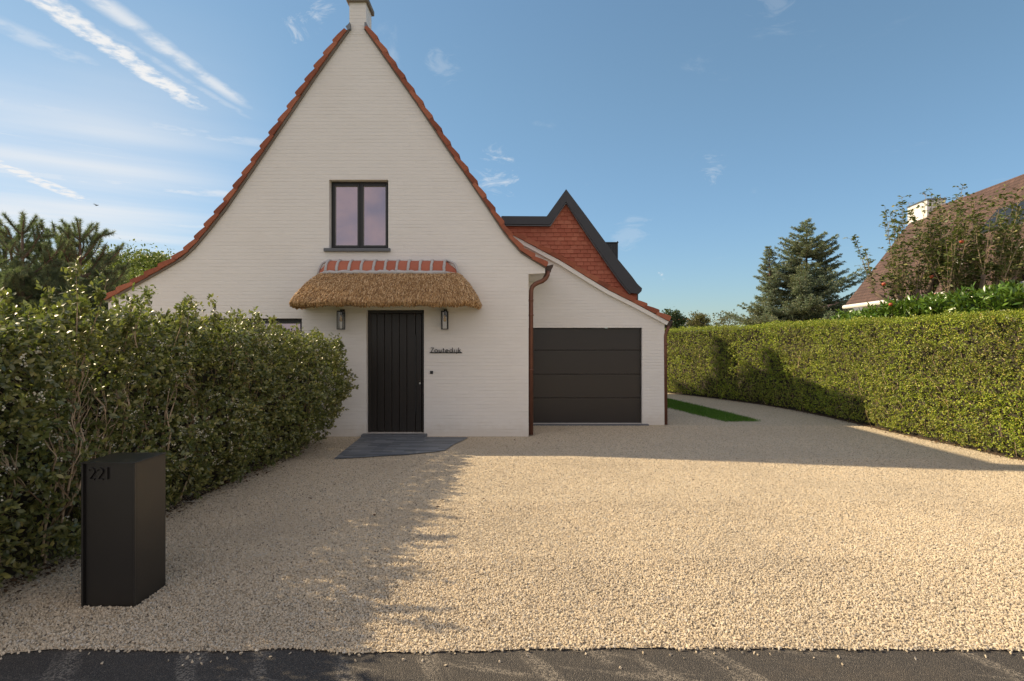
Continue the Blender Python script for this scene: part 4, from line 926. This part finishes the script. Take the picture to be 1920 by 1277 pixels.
# laurel rising behind it
LAUREL = island('laurel leaf', [(0, (0.045, 0.095, 0.012)), (0.5, (0.085, 0.17, 0.02)), (1, (0.15, 0.25, 0.035))], 0.28, 0.5, 0.2)
lau = empty('laurel_hedge', (8.9, 10, 0), 'bright green large leaved laurel hedge showing above the clipped hedge', 'hedge')
n_ = 1500; y = rg.uniform(7, 14.2, n_); x = hx(y) + rg.uniform(.9, 2.1, n_); H = np.interp(y, [7, 9.5, 12, 14.2], [2.50, 2.52, 2.44, 2.26]) + .08 * vnoise(y * 2.5, x * 2, 41)
SP = np.stack([x, y, H - rg.gamma(1.5, .12, n_)], 1); per = 9; n2 = n_ * per
stem = unit(np.array([0, 0, 1.0]) + rg.normal(0, .4, (n_, 3))); f_ = rg.random((n_, per)); P = (SP[:, None] + stem[:, None] * (f_ * .2)[:, :, None]).reshape(-1, 3)
D = (stem[:, None] * .7 + rdir(rg, n2).reshape(n_, per, 3) * .8).reshape(-1, 3); sz = rg.uniform(.09, .15, n2); link('leaves', leaves(P, D, unit(rg.normal(0, .5, (n2, 3)) + np.array([-.2, 0, .8])), sz, sz * .36, HI), LAUREL, lau)
TW = MB()
for i in range(60):
    y = rg.uniform(7, 14.2); x = float(hx(y)) + rg.uniform(1.1, 1.9); TW.tube([(x, y, 0), (x + .05, y + .03, 1.2), (x + rg.normal(0, .1), y + rg.normal(0, .1), 2.1)], [.02, .014, .006], 5, False)
TW.build('stems', TWIG, lau)

# ------------------------------------------------------------------ trees
def tree_root(name, x, y, label, cat='tree', group=None): return empty(name, (x, y, 0), label, cat, group)
def crown_tree(name, x, y, label, cz, rx, ry, rz, nclump, per, leaf, m_, seed, group=None, tr=.16):
    r_ = np.random.default_rng(seed); t = tree_root(name, x, y, label, 'tree', group)
    d = rdir(r_, nclump); rr = r_.uniform(.35, 1, nclump)[:, None] ** .5; cc = np.array([x, y, cz]) + d * rr * np.array([rx, ry, rz]) * r_.uniform(.8, 1.12, (nclump, 1))
    b_ = MB(); z0 = max(.3, cz - rz * .7); b_.tube([(x, y, 0), (x + .05, y, z0 * .5), (x, y + .05, z0), (x + .05, y, cz)], [tr, tr * .8, tr * .65, tr * .4], 8)
    for c_ in cc[:: max(1, nclump // 26)]:
        h_ = r_.uniform(.5, 1); s0 = Vector((x, y, z0 + (cz - z0) * h_)); e = Vector(tuple(c_)); b_.tube([s0, s0.lerp(e, .5) + Vector((0, 0, -.05)), e], [tr * .4, tr * .22, tr * .07], 5, False)
    b_.build('trunk', BARK, t, smooth=True)
    s_ = min(rx, rz) * .26; n__ = nclump * per; P_ = np.repeat(cc, per, 0) + r_.normal(0, s_, (n__, 3)) * np.array([1, 1, .6]) * np.repeat(r_.uniform(.5, 1.15, nclump), per)[:, None]
    sz_ = r_.uniform(.7, 1.3, n__) * leaf; link('crown', leaves(P_, rdir(r_, n__) + np.array([0, 0, -.15]), unit(r_.normal(0, .6, (n__, 3)) + np.array([0, 0, .7])), sz_, sz_ * .6), m_, t); return t
LEAF_D = island('broad leaf', [(0, (0.09, 0.13, 0.03)), (.6, (0.17, 0.215, 0.045)), (1, (0.27, 0.28, 0.07))], 0.5, 0.35, .2)
LEAF_Y = island('yellowing leaf', [(0, (0.16, 0.17, 0.04)), (.6, (0.27, 0.265, 0.06)), (1, (0.36, 0.31, 0.09))], 0.5, 0.35, .2)
LEAF_K = island('dark leaf', [(0, (0.020, 0.040, 0.016)), (1, (0.055, 0.090, 0.030))], 0.5, 0.35, .1)
LEAF_O = island('olive brown leaf', [(0, (0.085, 0.080, 0.032)), (1, (0.18, 0.155, 0.065))], 0.6, 0.3, .15)
def atx(pxx, Y): return (pxx - CX) * Y / F
def atz(pyy, Y): return EYE + (CY - pyy) * Y / F
crown_tree('broadleaf_tree', atx(272, 34), 34, 'round green broadleaf tree touching the left roof slope of the white house', atz(535, 34), 2.3, 2.0, atz(466, 34) - atz(535, 34), 150, 150, .17, LEAF_D, 51)
crown_tree('broadleaf_tree', atx(180, 38), 38, 'lighter green broadleaf tree between the pines and the round tree', atz(545, 38), 1.9, 2.0, 2.3, 110, 130, .18, LEAF_Y, 52)
crown_tree('broadleaf_tree', atx(215, 26), 26, 'lower olive green tree behind the pines, just left of the roof eave', atz(575, 26), 2.4, 1.8, 1.7, 110, 140, .13, LEAF_D, 53)
crown_tree('broadleaf_tree', atx(40, 30), 30, 'bushy green tree low behind the leftmost pine', atz(600, 30), 4.2, 2.0, 2.0, 130, 85, .15, LEAF_D, 54)
crown_tree('broadleaf_tree', atx(1258, 40), 40, 'dark green tree directly behind the garage eave and downpipe', atz(612, 40), 1.0, 1.0, atz(580, 40) - atz(612, 40), 46, 80, .16, LEAF_K, 55)
crown_tree('broadleaf_tree', atx(1310, 62), 62, 'small round olive brown tree beside the distant white gable', atz(606, 62), 1.15, 1.1, 1.05, 44, 80, .17, LEAF_O, 56)
crown_tree('broadleaf_tree', atx(1362, 48), 48, 'thin wispy olive tree between the round tree and the spruce', atz(612, 48), 1.5, .9, 1.15, 34, 40, .16, LEAF_O, 57, tr=.07)
crown_tree('broadleaf_tree', atx(1916, 27), 27, 'dark treetop just showing over the brown roof at the photo edge', atz(352, 27) - .1, .55, .5, .4, 14, 60, .11, LEAF_K, 58)

NEEDLE = island('pine needle', [(0, (0.085, 0.13, 0.085)), (.6, (0.15, 0.205, 0.13)), (1, (0.25, 0.29, 0.17))], 0.5, 0.3, .25)
def pine(x, y, h, label, seed, leaders):
    r_ = np.random.default_rng(seed); t = tree_root('pine_tree', x, y, label, 'tree', 'pines behind the shrub hedge'); b_ = MB(); shoots = []
    def limb(p, d, l, r, depth):
        p = Vector(p); d = Vector(d).normalized(); pts_ = [p]; k = 5
        for i in range(k):
            d = (d + Vector((0, 0, .13 if depth else .05)) + Vector(tuple(r_.normal(0, .05, 3)))).normalized(); pts_.append(pts_[-1] + d * l / k)
        b_.tube(pts_, [r * (1 - .6 * i / k) for i in range(k + 1)], 5, False)
        shoots.append((pts_[1 if depth else 2], pts_[-1], 1.5)); 
        if depth < 2:
            shoots.append((pts_[2], pts_[3], .55))
            for q_ in ((2, 3, 4, 5) if depth == 0 else (3, 4, 5)):
                for s in range(int(r_.integers(1, 3)) if depth == 0 else int(r_.integers(1, 3))):
                    dd = d + Vector(tuple(r_.normal(0, .75, 3))); limb(pts_[q_], dd, l * r_.uniform(.28, .45), r * .45, depth + 1)
    for (lx, ly, hh) in leaders:
        px0 = Vector((x, y, 0)); pts_ = [px0, Vector((x + lx * .5, y + ly * .5, hh * .4)), Vector((x + lx * .9, y + ly * .9, hh * .75)), Vector((x + lx, y + ly, hh))]
        b_.tube(pts_, [.10, .075, .04, .014], 7)
        shoots.append((pts_[2].lerp(pts_[3], .45), pts_[3], 1.2))
        z = hh - .55
        lev = 0
        while z > .9:
            f = (z / hh); c_ = px0.lerp(pts_[3], f) if f > .75 else Vector((x + lx * f, y + ly * f, z)); c_.z = z; L_ = min(1.5, .42 + (hh - z) * .36) * r_.uniform(.8, 1.15)
            for s in range(5):
                a = 6.283 * s / 5 + r_.uniform(-.4, .4); limb(c_, (math.cos(a), math.sin(a), .75 if lev < 2 else .35), L_, .022 + .008 * min(lev, 2), 2 if lev < 1 else 1 if lev < 3 else 0)
            z -= r_.uniform(.42, .6); lev += 1
    b_.build('trunk', BARK, t, smooth=True)
    A = np.array([tuple(s[0]) for s in shoots]); B = np.array([tuple(s[1]) for s in shoots]); dn = np.array([s[2] for s in shoots])
    cnt = (120 * dn * np.clip(np.linalg.norm(B - A, axis=1) / .22, .6, 2.2)).astype(int); ix = np.repeat(np.arange(len(A)), cnt); n__ = len(ix)
    f = r_.random(n__)[:, None]; P_ = A[ix] * (1 - f) + B[ix] * f; ax = unit(B[ix] - A[ix]); D_ = ax * .55 + rdir(r_, n__) * .85
    link('needles', leaves(P_, D_, rdir(r_, n__), r_.uniform(.08, .14, n__), .010, TRI), NEEDLE, t)
pine(atx(42, 14), 14, 4.9, 'tallest pine at the far left with bottle brush shoots, nearest the photo edge', 61, [(0, 0, atz(398, 14)), (-.75, .3, atz(425, 14))])
pine(atx(150, 15), 15, 4.6, 'pine with an upright leader nearest to the white house roof', 62, [(0, 0, atz(412, 15)), (-.55, .4, atz(424, 15))])
pine(atx(95, 17), 17, 4.4, 'bushier pine filling the gap between the two taller pines', 63, [(0, 0, atz(455, 17))])

SPR = island('blue spruce needle', [(0, (0.14, 0.195, 0.145)), (.5, (0.255, 0.325, 0.25)), (.85, (0.37, 0.42, 0.32)), (1, (0.36, 0.33, 0.18))], 0.6, 0.25, .15, nscale=.8, tstops=[(0, (0.12, 0.125, 0.06)), (1, (0.26, 0.24, 0.12))])
Ys = 27.0; spx = atx(1512, Ys)
spr = tree_root('spruce_tree', spx, Ys, 'blue green spruce with two pointed tops standing beyond the clipped hedge', 'tree'); rgs = np.random.default_rng(71); b = MB(); SA, SB, SL = [], [], []
def spruce_leader(x, y, h, R, z0, rot=0):
    b.tube([(x, y, 0), (x, y, h * .5), (x, y, h)], [.16, .09, .012], 8); z = z0
    while z < h - .05:
        fr = (z - z0) / (h - z0); r0 = R * (1 - fr) ** .72 * (1 + .16 * math.sin(z * 3.1 + x)) + .07
        for s in range(8 if fr < .8 else 5):
            a = rgs.uniform(0, 6.283); l = r0 * rgs.uniform(.55, 1.18); zj = z + rgs.uniform(-.12, .12); out_ = Vector((math.cos(a), math.sin(a), 0)); side = Vector((-math.sin(a), math.cos(a), 0)); pts_ = [Vector((x, y, zj))]
            for i in range(1, 6): f = i / 5; pts_.append(Vector((x, y, zj)) + out_ * l * f + Vector((0, 0, l * (-.06 * f + .36 * f * f + .02))))
            b.tube(pts_, [.03 * (1 - fr) + .008] + [.012] * 4 + [.004], 4, False)
            nb = max(3, int(l / .13))
            for k in range(nb):
                f = .18 + .82 * (k + rgs.random()) / nb; i0 = min(4, int(f * 5)); p = pts_[i0].lerp(pts_[i0 + 1], f * 5 - i0); bl = (.08 + l * .33 * (1.05 - f)) * rgs.uniform(.7, 1.2)
                for sg in (-1, 1): SA.append(p); SB.append(p + (out_ * .65 + side * sg * rgs.uniform(.6, 1.0) + Vector((0, 0, rgs.uniform(-.15, .22)))).normalized() * bl); SL.append(bl)
            SA.append(pts_[3]); SB.append(pts_[5]); SL.append(l * .4)
        z += rgs.uniform(.16, .27) * (1.15 - .45 * fr)
spruce_leader(spx, Ys, atz(412, Ys), 3.0, 1.2)
spruce_leader(atx(1447, Ys), Ys + .2, atz(462, Ys), 1.05, 2.0)
b.build('trunk', BARK, spr)
A = np.array([tuple(p) for p in SA]); B = np.array([tuple(p) for p in SB]); cnt = np.clip(np.array(SL) * 105, 7, 60).astype(int); ix = np.repeat(np.arange(len(A)), cnt); n_ = len(ix); f = rgs.random(n_)[:, None]
P = A[ix] * (1 - f) + B[ix] * f; D = unit(B[ix] - A[ix]) * .8 + rdir(rgs, n_) * .6 + np.array([0, 0, .12]); link('needles', leaves(P, D, unit(rgs.normal(0, .5, (n_, 3)) + np.array([0, 0, 1])), rgs.uniform(.07, .13, n_), .032), SPR, spr)

# apple trees with long upright shoots
LEAF_A = island('apple leaf', [(0, (0.055, 0.085, 0.026)), (.6, (0.11, 0.145, 0.04)), (1, (0.22, 0.21, 0.07))], 0.5, 0.35, .15)
SHOOT = island('apple shoot bark', [(0, (0.22, 0.165, 0.11)), (1, (0.36, 0.28, 0.19))], 0.85, 0.2)
APPLE = simple('red apple skin', (0.42, 0.085, 0.04), 0.4, var=0.3, nscale=12)
def apple_tree(x, y, label, seed, nsh, spread, hmax, apples):
    r_ = np.random.default_rng(seed); t = tree_root('apple_tree', x, y, label, 'tree', 'apple trees behind the laurel'); b_ = MB(); LP, LD = [], []
    b_.tube([(x, y, 0), (x + .03, y, 1.2), (x - .02, y, 2.1)], [.13, .11, .10], 9)
    knots = []
    for i in range(9):
        a = 6.283 * i / 9 + r_.uniform(-.3, .3); l = spread * r_.uniform(.35, .75); e = Vector((x + math.cos(a) * l, y + math.sin(a) * l * .8, 2.5 + r_.uniform(.1, .75)))
        s0 = Vector((x, y, 2.05)); m1 = s0.lerp(e, .5) + Vector((0, 0, .12)); b_.tube([s0, m1, e], [.075, .055, .04], 6); knots += [e, m1, m1.lerp(e, .5)]
    b_.build('trunk', BARK, t, smooth=True); b_ = MB()
    for i in range(nsh):
        k = knots[int(r_.integers(len(knots)))]; out_ = Vector((k.x - x, (k.y - y), 0)) * r_.uniform(.05, .5) / max(.3, spread); l = hmax * r_.uniform(.35, 1.0) ** 2.3 + .12
        d = (Vector((0, 0, 1)) + out_ + Vector((r_.normal(0, .17), r_.normal(0, .17), 0))).normalized(); pts_ = [k]
        for j in range(5): d = (d + Vector((r_.normal(0, .035), r_.normal(0, .035), .05))).normalized(); pts_.append(pts_[-1] + d * l / 5)
        b_.tube(pts_, [.011, .010, .008, .006, .005, .003], 4, False)
        for j in range(int(7 + l * 11)):
            f = r_.random() ** .7 * 5; i0 = min(4, int(f)); p = pts_[i0].lerp(pts_[i0 + 1], f - i0)
            if r_.random() < .45:
                q_ = p + Vector((r_.normal(0, 1), r_.normal(0, 1), r_.uniform(.1, 1))).normalized() * r_.uniform(.06, .25); b_.tube([p, q_], [.004, .0025], 3, False); p = q_
            for s in range(int(r_.integers(2, 5))): LP.append(tuple(p)); LD.append(tuple(Vector((r_.normal(0, 1), r_.normal(0, 1), r_.uniform(-.4, .7)))))
        if r_.random() < .55:                     # leafy tip
            for s in range(22):
                p = pts_[3].lerp(pts_[5], r_.random()); LP.append(tuple(p)); LD.append(tuple(Vector((r_.normal(0, 1), r_.normal(0, 1), .25))))
    b_.build('shoots', SHOOT, t); n__ = len(LP); sz_ = r_.uniform(.055, .11, n__)
    link('leaves', leaves(LP, LD, unit(r_.normal(0, .5, (n__, 3)) + np.array([0, 0, .8])), sz_, sz_ * .5), LEAF_A, t)
    for (ax_, ay_, az_) in apples:
        b_ = MB(); s_ = .040; b_.lathe((ax_, ay_, az_), [(0, -.85 * s_), (.45 * s_, -.9 * s_), (.85 * s_, -.4 * s_), (1.0 * s_, .15 * s_), (.8 * s_, .7 * s_), (.35 * s_, .85 * s_), (0, .68 * s_)], 10); b_.build('apple', APPLE, t, smooth=True)
pt = lambda x, y, Y: tuple(px(x, y, Y))
apple_tree(atx(1722, 12.6), 12.6, 'leftmost apple tree, crooked trunk and tall bare shoots before the brown roof', 81, 84, 1.15, 2.1, [pt(1657, 533, 12), pt(1747, 519, 12), pt(1670, 571, 12)])
apple_tree(atx(1835, 12.0), 12.0, 'densest apple tree, reaching above the brown roof ridge, middle of the three', 82, 120, 1.35, 2.2, [pt(1803, 453, 11.5), pt(1754, 553, 11.6)])
apple_tree(atx(1935, 12.8), 12.8, 'apple tree cut by the right edge of the photo, before the brown roof', 83, 70, 1.2, 2.2, [])

# ------------------------------------------------------------------ neighbouring houses
nb = empty('neighbour_house', (15, 17, 0), 'white walled house with steep brown tiled roof beyond the hedge on the right', 'house')
Ee0, Ee1 = px(1586, 575, 21.0), px(1917, 531, 12.55); Rr0 = px(1717, 408, 21.0); Rr1 = px(1921, 353, 14.9)
dirn = (Ee1 - Ee0); dirn.z = 0; dirn.normalize(); nrm = Vector((-dirn.y, dirn.x, 0)); nrm = nrm if nrm.x > 0 else -nrm
wide = (Rr0 - Ee0).dot(nrm); along0 = (Rr0 - Ee0).dot(dirn)
zE, zR = Ee0.z, Rr0.z
def nbp(a, c, z): return Ee0 + dirn * a + nrm * c + Vector((0, 0, z - Ee0.z))
LEN = 13.0
A0, A1 = 0.0, LEN
b = MB(); th = .10
for s, (c0, c1) in enumerate(((0, wide), (2 * wide, wide))):
    p = [nbp(A0, c0, zE), nbp(A1, c0, zE), nbp(A1, c1, zR), nbp(along0, c1, zR)]
    q_ = [v_ + Vector((0, 0, th)) for v_ in p]; b.add(p + q_, [(0, 1, 2, 3), (7, 6, 5, 4), (0, 4, 5, 1), (1, 5, 6, 2), (2, 6, 7, 3), (3, 7, 4, 0)])
rf = b.build('roof', BROWN_ROOF, nb)
b = MB(); cp = [nbp(along0 - .05, wide - .25, 0), nbp(along0 + 1.15, wide - .25, 0), nbp(along0 + 1.15, wide + .35, 0), nbp(along0 - .05, wide + .35, 0)]
zt = px(1717, 389, 21).z; b.add([(p.x, p.y, zR - .9) for p in cp] + [(p.x, p.y, zt) for p in cp], [(0, 1, 5, 4), (1, 2, 6, 5), (2, 3, 7, 6), (3, 0, 4, 7), (4, 5, 6, 7)])
chn = b.build('chimney', WHITE, rf)
b = MB(); cc = sum(cp, Vector()) / 4; b.add([tuple(cc + (p - cc) * 1.06 + Vector((0, 0, z))) for z in (zt, zt + .05) for p in cp], [(0, 3, 2, 1), (4, 5, 6, 7), (0, 1, 5, 4), (1, 2, 6, 5), (2, 3, 7, 6), (3, 0, 4, 7)]); b.build('chimney_cap', LEAD, chn)
b = MB(); p = [nbp(.25, .45, 0), nbp(LEN - .2, .45, 0), nbp(LEN - .2, 2 * wide - .45, 0), nbp(.25, 2 * wide - .45, 0)]
b.add([(v_.x, v_.y, 0) for v_ in p] + [(v_.x, v_.y, zE + .04) for v_ in p], [(0, 1, 5, 4), (1, 2, 6, 5), (2, 3, 7, 6), (3, 0, 4, 7)])
g0, g1, g2 = nbp(.25, .45, zE + .05), nbp(along0, wide, zR - .05), nbp(.25, 2 * wide - .45, zE + .05); b.add([g0, g1, g2], [(0, 1, 2)])
b.build('wall', simple('neighbour white wall', (0.78, 0.76, 0.72), .7, var=.06), nb)
b = MB(); b.tube([nbp(-.05, -.04, zE - .015), nbp(LEN, -.04, zE - .015)], .07, 8); b.build('gutter', WHITE, nb)
b = MB(); sl = (zR - zE) / wide
def rp(a, c, up=0.0): return nbp(a, c, zE + sl * c + th) + Vector((0, 0, up)) - nrm * up * .6
for (a0, a1, c0, c1) in ((5.2, 7.4, 1.25, 1.72),):
    pp = [rp(a0, c0, .06), rp(a1, c0, .06), rp(a1, c1, .06), rp(a0, c1, .06)]; qq = [v_ - Vector((0, 0, .12)) for v_ in pp]; b.add(qq + pp, [(4, 5, 6, 7), (0, 1, 5, 4), (1, 2, 6, 5), (2, 3, 7, 6), (3, 0, 4, 7)])
b.build('roof_window', FRAME, rf)
for (a0, a1) in ((4.4, 5.6), (7.0, 8.2)):
    b = MB(); z0, z1 = 3.05, 3.95; c0 = .55
    P4 = [nbp(a0, c0, z0), nbp(a1, c0, z0), nbp(a1, c0, z1), nbp(a0, c0, z1)]; back = [nbp(a0, c0 + 1.0, z0), nbp(a1, c0 + 1.0, z0), nbp(a1, c0 + 1.0, z1), nbp(a0, c0 + 1.0, z1)]
    b.add(P4 + back, [(0, 1, 2, 3), (0, 3, 7, 4), (1, 5, 6, 2), (3, 2, 6, 7)]); dm = b.build('dormer', WHITE, rf)
    b = MB(); P4 = [nbp(a0 + .12, c0 - .02, z0 + .15), nbp(a1 - .12, c0 - .02, z0 + .15), nbp(a1 - .12, c0 - .02, z1 - .12), nbp(a0 + .12, c0 - .02, z1 - .12)]; b.add(P4, [(0, 1, 2, 3)]); b.build('window', PANE, nb)

dh = empty('distant_house', (atx(1292, 75), 75, 0), 'distant white gabled house with orange roof glimpsed right of the garage', 'house')
Yf = 75.0; x0, x1 = atx(1285, Yf), atx(1300.5, Yf); xm = atx(1289.5, Yf); zt = atz(599, Yf); ze = atz(609, Yf)
b = MB(); b.prism_y([(x0 - 1.5, 0), (x1, 0), (x1, ze), (xm, zt), (x0 - 1.5, ze)], Yf, Yf + 8); b.build('wall', WHITE, dh)
b = MB(); b.prism_y([(xm - 3.2, zt - 1.2), (xm, zt + .02), (x1 + .2, ze - .1), (x1 + .25, ze + .06), (xm, zt + .22), (xm - 3.3, zt - .95)], Yf - .15, Yf + 8.2); b.build('roof', ORANGE_ROOF, dh)
b = MB(); b.box(xm + .08, xm + .3, Yf - .03, Yf - .005, ze - .35, ze + .05); b.build('window', FRAME, dh)
bh = empty('distant_house', (atx(1590, 45), 45, 0), 'distant house with dark brown roof half hidden behind the spruce', 'house')
Yh = 45.0; b = MB(); b.prism_y([(atx(1540, Yh), 0), (atx(1640, Yh), 0), (atx(1640, Yh), atz(575, Yh)), (atx(1540, Yh), atz(575, Yh))], Yh + .4, Yh + 7); b.build('wall', WHITE, bh)
b = MB(); zr_ = atz(558, Yh); zz0 = atz(592, Yh); xa, xb_ = atx(1528, Yh), atx(1650, Yh)
b.add([(xa, Yh, zz0), (xb_, Yh, zz0), (xb_ - .6, Yh + 3.6, zr_), (xa + 1.0, Yh + 3.6, zr_), (xa, Yh + 7.4, zz0), (xb_, Yh + 7.4, zz0)], [(0, 1, 2, 3), (4, 3, 2, 5), (0, 3, 4), (1, 5, 2), (0, 4, 5, 1)]); b.build('roof', BROWN_ROOF, bh)

# small bird over the pines
p = px(181, 385, 32); b = MB(); bd = empty('bird', tuple(p), 'tiny dark bird flying in the sky above the left pines', 'bird')
n8 = [(0, 0), (.012, .02), (.028, .06), (.03, .11), (.018, .16), (.02, .19), (0, .21)]
for i in range(len(n8) - 1): pass
b.tube([(p.x - .10 + d, p.y, p.z) for _, d in n8], [max(.003, r) for r, _ in n8], 8)
b.add([(p.x - .0, p.y, p.z + .015), (p.x + .05, p.y, p.z + .015), (p.x - .03, p.y - .12, p.z + .06), (p.x + .02, p.y + .12, p.z + .06), (p.x - .07, p.y - .2, p.z + .03), (p.x - .05, p.y + .2, p.z + .03)], [(0, 1, 2), (0, 3, 1), (0, 2, 4), (0, 5, 3)])
b.build('body', FRAME, bd)
